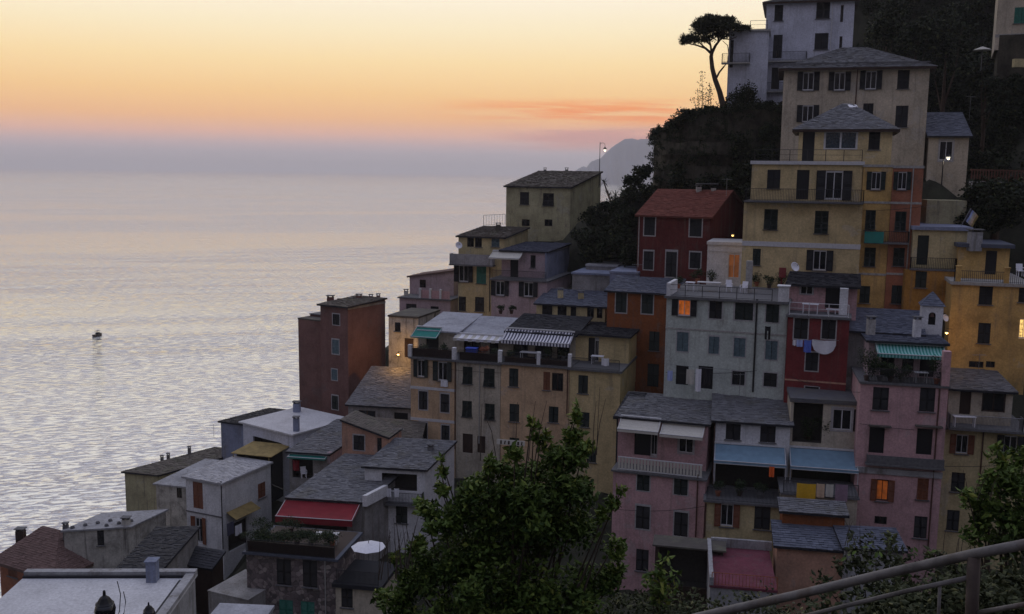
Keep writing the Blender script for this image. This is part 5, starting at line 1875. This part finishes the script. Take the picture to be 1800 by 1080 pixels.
# undergrowth under the handrail
b = MB()
for k in range(120):
    u, v = rng.uniform(1380, 1880), rng.uniform(1010, 1130)
    if v < 1075 - (u - 1400) * .18:
        continue
    blob_leaves(b, at(u, v, rng.uniform(7.2, 9.5)), (.3, .3, .24), 100, .07, rng, 5, .06, asp=.3)
for k in range(46):
    u, v = rng.uniform(1060, 1400), rng.uniform(1050, 1110)
    blob_leaves(b, at(u, v, rng.uniform(13, 17)), (.3, .3, .26), 80, .08, rng, 5, .06, asp=.3)
obj('undergrowth', b.mesh('undergrowth', 'leaf_olive'), kind='stuff')
# ================================================================ things on terraces, lines and lanes
def person_chair(P, rz, label, group='white plastic chairs'):
    t = thing('plastic_chair', label, 'chair', P, group)
    M = Matrix.Translation(V(P)) @ Matrix.Rotation(rz, 4, 'Z')

    def prt(name, b):
        obj(name, b.mesh(name, 'white_plastic'), M, t)
    b = MB()
    b.box((0, 0, .43), (.48, .46, .05))
    prt('seat', b)
    b = MB()
    b.obox((-.24, .2, .45), (.48, 0, 0), (0, .04, 0), (0, .12, .5))
    prt('backrest', b)
    for sx in (-1, 1):
        for sy in (-1, 1):
            b = MB()
            b.obox((sx * .2 - .025, sy * .19 - .025, 0), (.05, 0, 0), (0, .05, 0), (0, 0, .42))
            prt('leg', b)
        b = MB()
        b.obox((sx * .25 - .03, -.2, .64), (.06, 0, 0), (0, .44, 0), (0, 0, .04))
        b.obox((sx * .25 - .025, -.18, .43), (.05, 0, 0), (0, .05, 0), (0, 0, .22))
        prt('armrest', b)
    return t


def table(P, rz, w_, d_, label, mat='white_plastic', group='terrace tables'):
    t = thing('table', label, 'table', P, group)
    M = Matrix.Translation(V(P)) @ Matrix.Rotation(rz, 4, 'Z')
    b = MB()
    b.box((0, 0, .73), (w_, d_, .05))
    obj('tabletop', b.mesh('tabletop', mat), M, t)
    for sx in (-1, 1):
        for sy in (-1, 1):
            b = MB()
            b.obox((sx * (w_ / 2 - .08) - .025, sy * (d_ / 2 - .08) - .025, 0), (.05, 0, 0), (0, .05, 0), (0, 0, .71))
            obj('leg', b.mesh('leg', mat), M, t)
    return t


def pot_plant(P, r, hgt, label, group='potted plants on the terraces', n=260, mat='leaf_pot'):
    t = thing('potted_plant', label, 'plant', P, group)
    b = MB()
    b.lathe([(.14, 0), (.2, .3), (.22, .3), (.22, .36), (.17, .36)], 10)
    obj('pot', b.mesh('pot', rng.choice(('terracotta', 'pot_dark', 'pot_dark', 'ledge'))), Matrix.Translation(V(P)), t)
    b = MB()
    blob_leaves(b, V(P) + V((0, 0, .36 + hgt * .5)), (r * 1.25, r * 1.1, hgt * .7), int(n * 1.7), .13, rng, 6, .1, asp=.3)
    obj('foliage', b.mesh('foliage', mat), None, t)
    return t


def hang(name, label, cat, F, u, v, wd, h, mat, out=.45, wav=.05, group='washing hung out to dry', shape=None):
    """a cloth hanging with folds in front of a facade, seen at pixel box centre (u, v) size (wd, h)"""
    s0, z1 = F.hit(u - wd / 2, v - h / 2, out)
    s1 = F.hit(u + wd / 2, v - h / 2, out)[0]
    z0 = F.hit(u - wd / 2, v + h / 2, out)[1]
    b = MB()
    nx_, nz_ = 10, 6
    ph = rng.uniform(0, 6)
    g = []
    for j in range(nz_ + 1):
        for i in range(nx_ + 1):
            t_, q = i / nx_, j / nz_
            low = 1.0
            if shape == 'sag':
                low = .35 + .65 * math.sqrt(max(0, 1 - (2 * t_ - 1) ** 2))
            if shape == 'trousers':
                low = 1.0
            zz = z1 - (z1 - z0) * q * low - .03 * math.sin(math.pi * t_)
            ww = wav * math.sin(t_ * 9 + ph) * (.3 + q)
            if shape == 'shirt' and q > .3:
                t_ = .2 + .6 * t_
            b.v.append(tuple(F.pt(s0 + (s1 - s0) * t_, zz, out + ww)))
    for j in range(nz_):
        for i in range(nx_):
            if shape == 'trousers' and j >= 2 and i in (4, 5):
                continue
            k = j * (nx_ + 1) + i
            b.f.append((k, k + nx_ + 1, k + nx_ + 2, k + 1))
    b.m = [0] * len(b.f)
    b.tone = [.5] * len(b.f)
    o = solo(name, b, mat, label, cat, group)
    sm_ = o.modifiers.new('thickness', 'SOLIDIFY')
    sm_.thickness = .012
    return o


def line(F, u0, v0, u1, v1, label, out=.45):
    s0, z0 = F.hit(u0, v0, out)
    s1, z1 = F.hit(u1, v1, out)
    b = MB()
    pts = [F.pt(s0 + (s1 - s0) * t_ / 6, z0 + (z1 - z0) * t_ / 6 - .05 * math.sin(math.pi * t_ / 6), out) for t_ in range(7)]
    b.tube([F.pt(s0, z0 - .05, 0)] + pts + [F.pt(s1, z1 - .05, 0)], .012, 5)
    return solo('clothes_line', b, 'galvanised', label, 'clothes line', base=pts[0])


th = math.radians(-19)
# sage house roof terrace
f = lambda u, v, z=ZT: onz(u, v, z)
table(f(1213, 512), th, .75, .7, 'small square white table at the left end of the sage house terrace')
table(f(1246, 512), th, 1.9, .8, 'long pale table on the sage house terrace beside two chairs', 'white_frame')
person_chair(f(1281, 513), th + .2, 'left one of two white plastic chairs on the sage house terrace')
person_chair(f(1307, 516), th - .3, 'right one of two white plastic chairs on the sage house terrace')
for (u, v, r, hh, lab) in ((1192, 507, .5, .7, 'bushy pot plant behind the parapet at the left end of the sage house terrace'), (1226, 497, .6, .9, 'leafy plant left of the white annex doorway'),
                           (1250, 496, .55, .8, 'leafy plant directly below the white annex wall'), (1330, 503, .55, .8, 'spiky pot plant right of the two white chairs'),
                           (1352, 507, .5, .7, 'pot plant near the right end of the sage house terrace'), (1372, 505, .6, 1.0, 'tall pot plant beside the white parapet pillar of the sage house')):
    pot_plant(f(u, v), r, hh, lab)
b = MB()
q = SG.F.pt(8.1, ZT, -6.2)
b.obox(q + V((0, 0, 1.2)), SG.F.d * .55, -SG.F.n * .3, V((0, 0, .8)))
b.obox(q + V((0.2, 0.1, 0)), SG.F.d * .12, -SG.F.n * .1, V((0, 0, 1.2)))
solo('letter_box', b, 'maroon', 'small red box on a post against the yellow house wall', 'box')
# crimson house terrace
z_ = CZZ
table(onz(1424, 551, z_), th, 1.2, .8, 'white garden table behind the rail of the crimson house terrace')
t = thing('deck_chair', 'white reclining deck chair on the crimson house terrace', 'chair', onz(1470, 552, z_))
M = Matrix.Translation(onz(1470, 552, z_)) @ Matrix.Rotation(th, 4, 'Z')
b = MB()
b.obox((-.75, -.3, .3), (.9, 0, 0), (0, .6, 0), (0, 0, .06))
obj('seat', b.mesh('seat', 'white_plastic'), M, t)
b = MB()
b.obox((.15, -.3, .3), (.6, 0, .75), (0, .6, 0), (-.05, 0, .05))
obj('backrest', b.mesh('backrest', 'white_plastic'), M, t)
for sx in (-.65, -.1, .35):
    for sy in (-.26, .22):
        b = MB()
        b.obox((sx, sy, 0), (.05, 0, 0), (0, .05, 0), (0, 0, .32))
        obj('leg', b.mesh('leg', 'white_plastic'), M, t)
# washing of the crimson house
line(CZF, 1394, 597, 1474, 599, 'clothes line under the upper windows of the crimson house')
hang('sheet', 'white sheet sagging from the line of the crimson house', 'laundry', CZF, 1449, 609, 42, 24, 'cloth_white', shape='sag')
hang('towel', 'deep blue towel beside the white sheet on the crimson house', 'laundry', CZF, 1420, 608, 13, 22, 'cloth_blue')
hang('towel', 'short light blue towel left on the line of the crimson house', 'laundry', CZF, 1406, 603, 11, 12, 'cloth_sky')
hang('cloth', 'small pale cloth at the left end of the line of the crimson house', 'laundry', CZF, 1397, 602, 6, 10, 'cloth_white')
hang('trousers', 'black trousers hanging on the sage house beside the drainpipe', 'laundry', SG.F, 1350, 585, 10, 23, 'cloth_black', shape='trousers', wav=.02)
line(SG.F, 1172, 640, 1282, 650, 'clothes line low on the sage house', out=.7)
for (u, v, w_, h_, mt, lab) in ((1214, 662, 14, 26, 'cloth_cream', 'pale shirt on the low line of the sage house'), (1228, 668, 10, 40, 'cloth_white', 'long white cloth on the low line of the sage house'), (1178, 660, 9, 18, 'cloth_sky', 'small bluish cloth at the left of the low line of the sage house'),
                                (1243, 662, 12, 28, 'cloth_black', 'dark garment in the middle of the low line of the sage house')):
    hang('garment', lab, 'laundry', SG.F, u, v, w_, h_, mt, out=.7)
# loggia washing
for (u, w_, lab) in ((673, 8, 'first white cloth from the left on the loggia railing'), (684, 7, 'middle white cloth on the loggia railing'), (697, 9, 'right white cloth on the loggia railing')):
    hang('cloth', lab, 'laundry', LO.F, u, 866, w_, 15, 'cloth_white', out=.78)
hang('cloth', 'white cloth below an open window of the peach house', 'laundry', FL_, 781, 674, 12, 11, 'cloth_white', out=.15)
hang('cloth', 'white towel by the porch of the white corner house', 'laundry', WLc.Rf, 419, 934, 11, 18, 'cloth_white', out=1.2)
hang('cloth', 'navy cloth by the porch of the white corner house', 'laundry', WLc.Rf, 405, 932, 12, 22, 'cloth_navy', out=1.2)
# under the blue awnings
for (u, v, w_, h_, mt, nm, lab) in ((1418, 862, 34, 26, 'cloth_yellow', 'towel', 'bright yellow towel on the railing below the right blue awning'), (1443, 862, 14, 24, 'cloth_peach', 'towel', 'peach towel right of the yellow towel'),
                                   (1459, 862, 13, 22, 'cloth_cream', 'towel', 'pale towel on the railing right of the peach towel'), (1480, 866, 22, 30, 'cloth_mauve', 'towel', 'dull mauve blanket at the right end of the railing')):
    hang(nm, lab, 'laundry', LF, u, v, w_, h_, mt, out=.3, wav=.03)
hang('cloth', 'orange cloth hanging under the left blue awning', 'laundry', WF, 1357, 829, 9, 18, 'cloth_orange', out=-.3)
for i, (u, v, lab) in enumerate(((1262, 868, 'pot plant at the left end of the terrace under the left blue awning'), (1300, 868, 'pot plant in the middle of the terrace under the left blue awning'), (1335, 872, 'pot plant at the right of the terrace under the left blue awning'))):
    pot_plant(onz(u, v + 4, WY), .5, .8, lab)
pot_plant(at(1420, 775, 69.5), .8, 1.7, 'tall leafy plant inside the dark loggia above the right blue awning', n=420)
pot_plant(at(1448, 772, 68.5), .5, 1.2, 'smaller plant inside the dark loggia right of the tall plant')
# pink house roof terrace
for i, (u, lab) in enumerate(((1548, 'bushy plant at the left end of the terrace below the striped green awning'), (1568, 'second plant from the left below the striped green awning'), (1588, 'third plant from the left below the striped green awning'), (1650, 'climbing plant by the pillar of the pink house terrace'))):
    p_ = PKF.pt(PKF.hit(u, 660)[0], PKZ, -.5)
    pot_plant(p_, .6, .9 if i < 3 else 1.6, lab, n=320)
pot_plant(PKF.pt(.4, PKZ, -.3), .75, 2.1, 'big dark plant at the left corner post of the pink house terrace', n=700)
table(PKF.pt(PKF.hit(1622, 655)[0], PKZ, -.7), -.1, .9, .7, 'dim round-edged table on the pink house terrace', 'white_frame')
# beige corner house balcony
person_chair(at(1793, 486, 74.6), -.1, 'white plastic chair on the roof terrace of the ochre house')
table(at(1694, 750, 66.8), -.1, 1.5, .5, 'white folding table on the grey balcony of the beige corner house')
# long terrace row
zt = TZ4
table(onz(1050, 640, zt), -.3, 1.1, .7, 'white table on the corner terrace of the yellow end house')
hang('cloth', 'white cloth over the railing of the yellow end house terrace', 'laundry', T4, 1064, 636, 13, 13, 'cloth_white', out=.22)
zt = TZ3
for u, lab in ((900, 'leafy pot plant left of the dining table under the navy striped awning'), (962, 'leafy pot plant right of the dining table under the navy striped awning'), (990, 'dark plant at the right end under the navy striped awning')):
    pot_plant(onz(u, 634, zt), .5, .8, lab)
for u, lab in ((742, 'dark plant under the green awning of the peach house'), (775, 'second dark plant right of the green awning on the peach house terrace')):
    pot_plant(FL_.pt(FL_.hit(u, 628)[0], FL_.z1 + .2, -.6), .55, .8, lab)
table(onz(930, 633, zt), -.3, 1.6, .8, 'pale dining table under the navy striped awning', 'white_frame')
zt = TZ2
b = MB()
q = onz(828, 631, zt)
b.obox(q + V((-.5, 0, 0)), (.95, -.25, 0), (.15, .6, 0), (0, 0, .95))
b.obox(q + V((-.55, -.05, .95)), (1.05, -.28, 0), (.17, .7, 0), (0, 0, .06))
solo('storage_box', b, 'blue_tarp', 'bright blue storage box on the terrace under the cream awning', 'box')
pot_plant(onz(850, 632, zt), .5, .9, 'reddish orange flowering plant beside the blue storage box', n=260, mat='terracotta')
pot_plant(at(880, 552, 97), .45, .5, 'flowering pot on the roof edge below the lilac cottage, left')
pot_plant(at(899, 552, 97), .45, .5, 'flowering pot on the roof edge below the lilac cottage, right')
pot_plant(T2.pt(3.5, zt, -.6), .4, .8, 'small dark plant in the middle of the terrace under the cream awning')
hang('cloth', 'dark red cloth in the shaded porch of the slate wing', 'laundry', at_face, 520, 818, 12, 18, 'cloth_red', out=.1)
hang('cloth', 'white cloth on the parapet end of the slate wing', 'laundry', at_face, 556, 838, 7, 12, 'cloth_white', out=.15)
# crimson flag and satellite dishes
b = MB()
t = thing('flag', 'striped rainbow flag leaning on a pole at the edge of the pale terrace', 'flag', at(1689, 398, 78.5))
P0, P1 = at(1689, 398, 78.5), at(1707, 366, 78.5)
b.tube([P0, P1], .025, 6)
obj('pole', b.mesh('pole', 'galvanised'), None, t)
for k, mt in enumerate(('cloth_navy', 'cloth_sky', 'cloth_cream', 'cloth_peach', 'cloth_ochre')):
    b = MB()
    off = V((.02 + .13 * k, 0, -.12 * k))
    pts = []
    for j in range(6):
        t_ = j / 5
        w_ = .04 * math.sin(j * 1.7 + k)
        pts.append((P0.lerp(P1, .35 + .62 * t_) + off + V((0, w_, 0)), P0.lerp(P1, .35 + .62 * t_) + off + V((.13, w_, -.12))))
    for a, c in zip(pts[:-1], pts[1:]):
        b.poly([a[0], a[1], c[1], c[0]])
        b.poly([x - V((0, .008, 0)) for x in (c[0], c[1], a[1], a[0])])
    obj('stripe', b.mesh('stripe', mt), None, t)


def dish(P, label, r=.4):
    t = thing('satellite_dish', label, 'satellite dish', P, 'satellite dishes')
    M = Matrix.Translation(V(P)) @ Matrix.Rotation(math.radians(62), 4, 'X') @ Matrix.Rotation(.4, 4, 'Y')
    b = MB()
    b.lathe([(.02, 0), (r * .5, .03), (r * .85, .09), (r, .13), (r * .97, .14), (r * .8, .1), (.04, .02)], 14)
    obj('reflector', b.mesh('reflector', 'white_plastic', True), M, t)
    b = MB()
    b.tube([V((0, r * .8, .1)), V((0, .05, .45))], .015, 5)
    b.tube([V((0, .05, .45)), V((0, 0, .38))], .04, 6)
    obj('arm', b.mesh('arm', 'galvanised'), M, t)
    b = MB()
    b.tube([V(P), V(P) + V((0, .35, -.3))], .03, 6)
    obj('bracket', b.mesh('bracket', 'galvanised'), None, t)


dish(at(806, 432, 106.5), 'satellite dish on the concrete balcony of the yellow cottage')
dish(at(1767, 44, 102), 'satellite dish on the house in the top right corner')
dish(at(1396, 470, 76.5), 'satellite dish beside the dark canopy of the crimson house')


def antenna(P, hgt, label):
    t = thing('antenna', label, 'antenna', P, 'roof antennas')
    b = MB()
    b.tube([V(P) - V((0, 0, .4)), V(P) + V((0, 0, hgt))], .02, 5)
    obj('mast', b.mesh('mast', 'galvanised'), None, t)
    b = MB()
    b.tube([V(P) + V((-.5, 0, hgt - .1)), V(P) + V((.5, .1, hgt - .1))], .012, 4)
    for k in range(6):
        b.tube([V(P) + V((-.45 + .18 * k, -.25, hgt - .1)), V(P) + V((-.45 + .18 * k, .25, hgt - .1))], .008, 4)
    obj('dipoles', b.mesh('dipoles', 'galvanised'), None, t)


antenna(at(1277, 338, 92), 1.3, 'thin antenna at the right end of the red house ridge')
antenna(at(376, 765, 101), 1.2, 'antenna on the dark roof at the edge of the sea')
antenna(at(1704, 205, 97), 2.0, 'antenna mast on the slate wing of the cream house')

# house in the top right corner and its dark lower storey
h = Bld('corner_house', 'cream house cut by the top right corner with green shutter and dark lower storey')
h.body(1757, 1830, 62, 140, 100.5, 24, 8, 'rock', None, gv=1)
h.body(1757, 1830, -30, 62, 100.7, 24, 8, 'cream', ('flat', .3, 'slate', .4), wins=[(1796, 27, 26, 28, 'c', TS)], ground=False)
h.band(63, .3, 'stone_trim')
b = MB()
b.obox(at(1783, 118, 98), (1.6, 0, 0), (0, .5, 0), (0, 0, .8))
h.part('parapet', b, 'yellow_pale')
t = thing('garden_parasol', 'small pale parasol among the dark bushes at the upper right', 'parasol', at(1724, 125, 101))
P0 = at(1724, 125, 101)
b = MB()
b.tube([P0, P0 + V((0, 0, 2.3))], .03, 6)
obj('pole', b.mesh('pole', 'galvanised'), None, t)
b = MB()
b.lathe([(.95, 2.05), (.5, 2.25), (.05, 2.42)], 8, c=P0)
obj('canopy', b.mesh('canopy', 'cloth_cream'), None, t)
# terracotta garden balustrade at the right edge
t = thing('garden_balustrade', 'terracotta balustrade on a low wall along the upper lane at the right edge', 'balustrade', at(1708, 318, 90))
A0, A1 = at(1706, 318, 90), at(1830, 322, 86)
b = MB()
b.obox(A0 - V((0, 0, 1.5)), A1 - A0, (0, .3, 0), (0, 0, 1.5))
obj('wall', b.mesh('wall', 'concrete'), None, t)
b = MB()
b.obox(A0 + V((0, -.03, .95)), A1 - A0, (0, .3, 0), (0, 0, .12))
obj('coping', b.mesh('coping', 'terracotta_dark'), None, t)
bm_ = MB()
bm_.lathe([(.07, 0), (.05, .12), (.1, .35), (.05, .7), (.08, .95)], 8)
bmm = bm_.mesh('baluster', 'terracotta_dark', True)
for k in range(24):
    obj('baluster', bmm, Matrix.Translation(A0.lerp(A1, (k + .5) / 24) + V((0, .12, 0))), t)

# ---------------------------------------------------------------- street lamps
def hook_lamp(P, hgt, reach, label, es='bulb', energy=0, col=(1, .85, .6)):
    t = thing('street_lamp', label, 'street lamp', P, 'street lamps')
    P = V(P)
    b = MB()
    b.tube([P, P + V((0, 0, hgt))], [.06, .035], 8)
    obj('post', b.mesh('post', 'iron'), None, t)
    b = MB()
    pts = [P + V((reach * .5 - reach * .5 * math.cos(a), 0, hgt * .93 + .3 * math.sin(a) * 1.0)) for a in [i * math.pi / 8 for i in range(9)]]
    b.tube(pts + [pts[-1] - V((0, 0, .25))], .022, 6)
    obj('arm', b.mesh('arm', 'iron'), None, t)
    c = pts[-1] - V((0, 0, .25))
    b = MB()
    b.lathe([(.24, -.22), (.2, -.12), (.08, -.02), (.05, .08)], 12, c=c)
    hd = obj('lamp_head', b.mesh('lamp_head', 'iron'), None, t)
    b = MB()
    b.lathe([(.03, -.48), (.13, -.42), (.18, -.3), (.16, -.222)], 12, c=c)
    obj('bulb', b.mesh('bulb', es, True), None, hd)
    if energy:
        l = bpy.data.lights.new('lamp_light', 'POINT')
        l.energy, l.color, l.shadow_soft_size = energy, col, .15
        lo = obj('lamp_light', l, Matrix.Translation(c - V((0, 0, .7))), t)
    return t


P0 = at(1053, 330, 122)
hook_lamp(P0, at(1053, 250, 122).z - P0.z, .62, 'hooked street lamp with glowing bulb behind the ridge house', 'bulb', 25)
P0 = at(1655, 326, 88)
hook_lamp(P0, at(1655, 262, 88).z - P0.z, .42, 'lit street lamp standing in front of the cream wing window', 'bulb', 30)


def wall_lamp(P, label, energy, col, to=(0, .5, 0)):
    t = thing('wall_lamp', label, 'lamp', P, 'wall lamps')
    P = V(P)
    b = MB()
    b.tube([P + V(to), P + V((0, 0, .25)), P + V((0, 0, .12))], .02, 6)
    obj('bracket', b.mesh('bracket', 'iron'), None, t)
    b = MB()
    b.lathe([(.17, 0), (.1, .08), (.04, .14)], 10, c=P)
    obj('shade', b.mesh('shade', 'iron'), None, t)
    b = MB()
    b.lathe([(.03, -.14), (.1, -.1), (.11, -.03), (.08, -.004)], 10, c=P)
    obj('bulb', b.mesh('bulb', 'bulb_warm', True), None, t)
    l = bpy.data.lights.new('lamp_light', 'POINT')
    l.energy, l.color, l.shadow_soft_size = energy, col, .1
    obj('lamp_light', l, Matrix.Translation(P - V((0, .1, .3))), t)


wall_lamp(at(1664, 584, 72.2), 'glowing lamp in the gap between the chapel turret and the ochre house', 60, (1, .52, .14), (.5, .2, .2))
wall_lamp(at(700, 622, 99.5), 'lane lamp lighting the ochre wall behind the brick tower', 220, (1, .5, .12), (.3, .6, .1))
wall_lamp(at(1288, 413, 86), 'small lamp glowing low on the side of the red house', 14, (1, .5, .12), (-.3, .3, 0))

# lanterns in the foreground, lower left
for (u, v, Y, lab) in ((183, 1040, 20, 'old iron street lantern poking up in front of the white flat roof'), (261, 1060, 21, 'smaller dark lantern finial near the edge of the white flat roof')):
    P0 = at(u, v, Y)
    t = thing('lantern', lab, 'street lamp', P0 - V((0, 0, 6)))
    s = 1.0 if u < 200 else .62
    b = MB()
    b.lathe([(.2 * s, -.27 * s), (.16 * s, -.24 * s), (.1 * s, -.14 * s), (.035 * s, -.09 * s), (.03 * s, 0), (.012 * s, .03 * s)], 10, c=P0)
    obj('cap', b.mesh('cap', 'iron'), None, t)
    b = MB()
    b.lathe([(.1 * s, -.75 * s), (.2 * s, -.62 * s), (.23 * s, -.42 * s), (.19 * s, -.27 * s)], 10, c=P0)
    obj('globe', b.mesh('globe', 'glass', True), None, t)
    b = MB()
    b.tube([P0 - V((0, 0, 6)), P0 - V((0, 0, .74 * s))], [.06, .04], 8)
    obj('post', b.mesh('post', 'iron'), None, t)
# two cables over the white roof
for k, (pts, lab) in enumerate(((((206, 1022), (212, 1045), (210, 1075), (200, 1100)), 'thin cable hanging in front of the white flat roof, left of two'), (((217, 1040), (221, 1058), (218, 1078), (205, 1100)), 'thin cable hanging in front of the white flat roof, right of two'))):
    b = MB()
    b.tube([at(u, v, 20) for u, v in pts], .01, 5)
    solo('cable', b, 'iron', lab, 'cable')

# parasol on the lower terrace
P0 = at(648, 985, 66.5)
t = thing('terrace_parasol', 'open white parasol in front of the loggia house', 'parasol', P0)
b = MB()
b.tube([P0, P0 + V((0, 0, 1.6))], .03, 6)
obj('pole', b.mesh('pole', 'galvanised'), None, t)
b = MB()
b.lathe([(1.25, .98), (1.26, 1.0), (.7, 1.14), (.04, 1.28)], 8, c=P0)
obj('canopy', b.mesh('canopy', 'cloth_white'), None, t)
# stone house terrace
zt = ST.zt + .18
table(onz(575, 955, zt), -.1, 1.7, .7, 'pale table on the terrace under the red awning', 'white_frame')
for (u, lab) in ((452, 'planter bush at the far left of the terrace under the red awning'), (474, 'second planter bush from the left on the terrace under the red awning'), (497, 'third planter bush from the left on the terrace under the red awning'),
                 (522, 'middle planter bush on the terrace under the red awning'), (547, 'planter bush just left of the pale table under the red awning'), (584, 'planter bush at the right end of the terrace under the red awning')):
    pot_plant(onz(u, 960, zt), .95, .75, lab, n=620)
for (u, v, lab) in ((462, 938, 'dark bush at the back left of the terrace under the red awning'), (512, 936, 'dark bush at the back of the terrace under the red awning')):
    pot_plant(onz(u, v, zt), .9, .8, lab, n=420)
# pots under slate wing
person_chair(at(534, 840, 84.6), .4, 'white plastic chair under the green edged porch of the slate wing')
b = MB()
for k in range(10):
    pass
t = thing('sign', 'white sign board with dark marks leaning behind the shrub by the long terrace row', 'sign', at(898, 782, 80))
P0 = at(873, 781, 80)
b = MB()
b.obox(P0, (2.4, -.25, -.1), (0, .05, 0), (0, .1, .42))
obj('board', b.mesh('board', 'cloth_cream'), None, t)
for k, (a, w_) in enumerate(((.3, .14), (.62, .1), (.95, .16), (1.4, .12), (1.75, .16), (2.05, .1))):
    b = MB()
    b.obox(P0 + V((a, -.03 - .104 * a, .06 - .04 * a)), (w_, -.01, 0), (0, .01, 0), (.06 * (k % 2), .08, .28))
    obj('mark', b.mesh('mark', 'wood_dark'), None, t)
b = MB()
b.tube([P0 + V((.3, .08, .1)), P0 + V((.3, .08, -3))], .03, 5)
b.tube([P0 + V((2.1, -.1, .1)), P0 + V((2.1, -.1, -3))], .03, 5)
obj('post', b.mesh('post', 'iron'), None, t)

# ---------------------------------------------------------------- boat
Yb = H * FPX / (592 - 295)
P0 = at(172, 592, Yb)
P0.z = 0
t = thing('motor_boat', 'small dark motorboat alone on the open water', 'boat', P0)
M = Matrix.Translation(P0) @ Matrix.Rotation(math.radians(72), 4, 'Z') @ Matrix.Scale(.75, 4)
b = MB()
sec = []
for k in range(9):
    x = -2.2 + 4.4 * k / 8
    bw = .82 * (1 - max(0, (k - 3) / 5) ** 2.2 * .97)
    zt_ = .62 + .3 * (k / 8) ** 2
    sec.append([V((x, -bw, zt_)), V((x, -bw * .8, .1)), V((x, 0, -.25)), V((x, bw * .8, .1)), V((x, bw, zt_))])
for a, c in zip(sec[:-1], sec[1:]):
    for j in range(4):
        b.poly([a[j], c[j], c[j + 1], a[j + 1]])
    b.poly([a[0], a[4], c[4], c[0]])
b.poly(sec[0])
obj('hull', b.mesh('hull', 'wood_dark'), M, t)
b = MB()
b.obox((-.6, -.55, .6), (1.3, 0, 0), (0, 1.1, 0), (0, 0, .75))
obj('cabin', b.mesh('cabin', 'dark'), M, t)
b = MB()
b.obox((-1.0, -.62, 1.9), (1.7, 0, 0), (0, 1.24, 0), (0, 0, .1))
for x in (-.95, .6):
    for y in (-.55, .55):
        b.tube([V((x, y, .6)), V((x, y, 1.9))], .03, 5)
obj('canopy', b.mesh('canopy', 'cloth_black'), M, t)
b = MB()
b.box((-2.4, 0, .55), (.35, .3, .6))
obj('motor', b.mesh('motor', 'iron'), M, t)

# ---------------------------------------------------------------- handrail beside the camera
t = thing('handrail', 'weathered tubular metal handrail crossing the lower right corner', 'railing', at(1712, 1130, 4.5))


def rail(pts, r, name='rail', mat='weathered_metal'):
    b = MB()
    b.tube(pts, r, 12)
    obj(name, b.mesh(name, mat, True), None, t)


Y_ = lambda u: 5.5 - (u - 1200) / 620 * 1.25
pr = lambda u, v: at(u, v, Y_(u))
rail([pr(1150, 1106), pr(1225, 1085), pr(1400, 1046), pr(1560, 1008), pr(1712, 974), pr(1850, 948)], .0245)
rail([pr(1380, 1092), pr(1500, 1062), pr(1600, 1038), pr(1702, 1016)], .012)
rail([pr(1716, 1078), pr(1850, 1054)], .012)
rail([pr(1712, 978), pr(1704, 1180)], .03, 'post', 'rusty_post')
rail([pr(1652, 1030), pr(1648, 1120)], .008, 'baluster')
rail([pr(1458, 1074), pr(1455, 1150)], .008, 'baluster')

# ---------------------------------------------------------------- wires between the houses
def wire(a, c, sag, label, r=.016):
    A_, C_ = at(*a), at(*c)
    b = MB()
    b.tube([A_.lerp(C_, k / 10) - V((0, 0, sag * 4 * (k / 10) * (1 - k / 10))) for k in range(11)], r, 4)
    return solo('cable', b, 'iron', label, 'cable', base=A_)


wire((1170, 655, 75.6), (1330, 652, 73.6), .15, 'dark cable strung low across the sage house')
wire((1385, 660, 72.2), (1512, 690, 66), .3, 'dark cable from the crimson house down to the pink house')
wire((1517, 370, 81), (1630, 362, 79.8), .12, 'cable along the front of the orange house')
wire((722, 640, 88.2), (880, 656, 85.8), .15, 'cable sagging across the left half of the long terrace row')
wire((1511, 745, 65.7), (1666, 758, 65.5), .12, 'cable along the front of the pink house above its doors')
wire((1240, 890, 66), (1080, 895, 69), .25, 'cable between the pink balcony house and the blue awning house')
wire((476, 850, 84), (560, 872, 74.5), .3, 'cable from the white corner house to the slate barn')
wire((1661, 820, 67.2), (1800, 815, 66), .1, 'cable along the beige corner house')
for (u, v, Y, hh, lab) in ((1120, 490, 90, 1.4, 'antenna on the slate roof of the burnt orange house'), (640, 700, 95, 1.3, 'antenna on the grey lean-to beside the brick tower'), (1300, 690, 73, 1.5, 'antenna on the slate roof of the blue awning house'),
                           (870, 553, 92, 1.2, 'antenna behind the white roofs of the long terrace row'), (1720, 650, 71, 1.2, 'antenna on the porch roof of the beige corner house'), (700, 775, 80, 1.1, 'antenna on the loggia house roof')):
    antenna(at(u, v, Y), hh, lab)
dish(at(1660, 560, 74.5), 'satellite dish in the gap beside the chapel turret', .3)
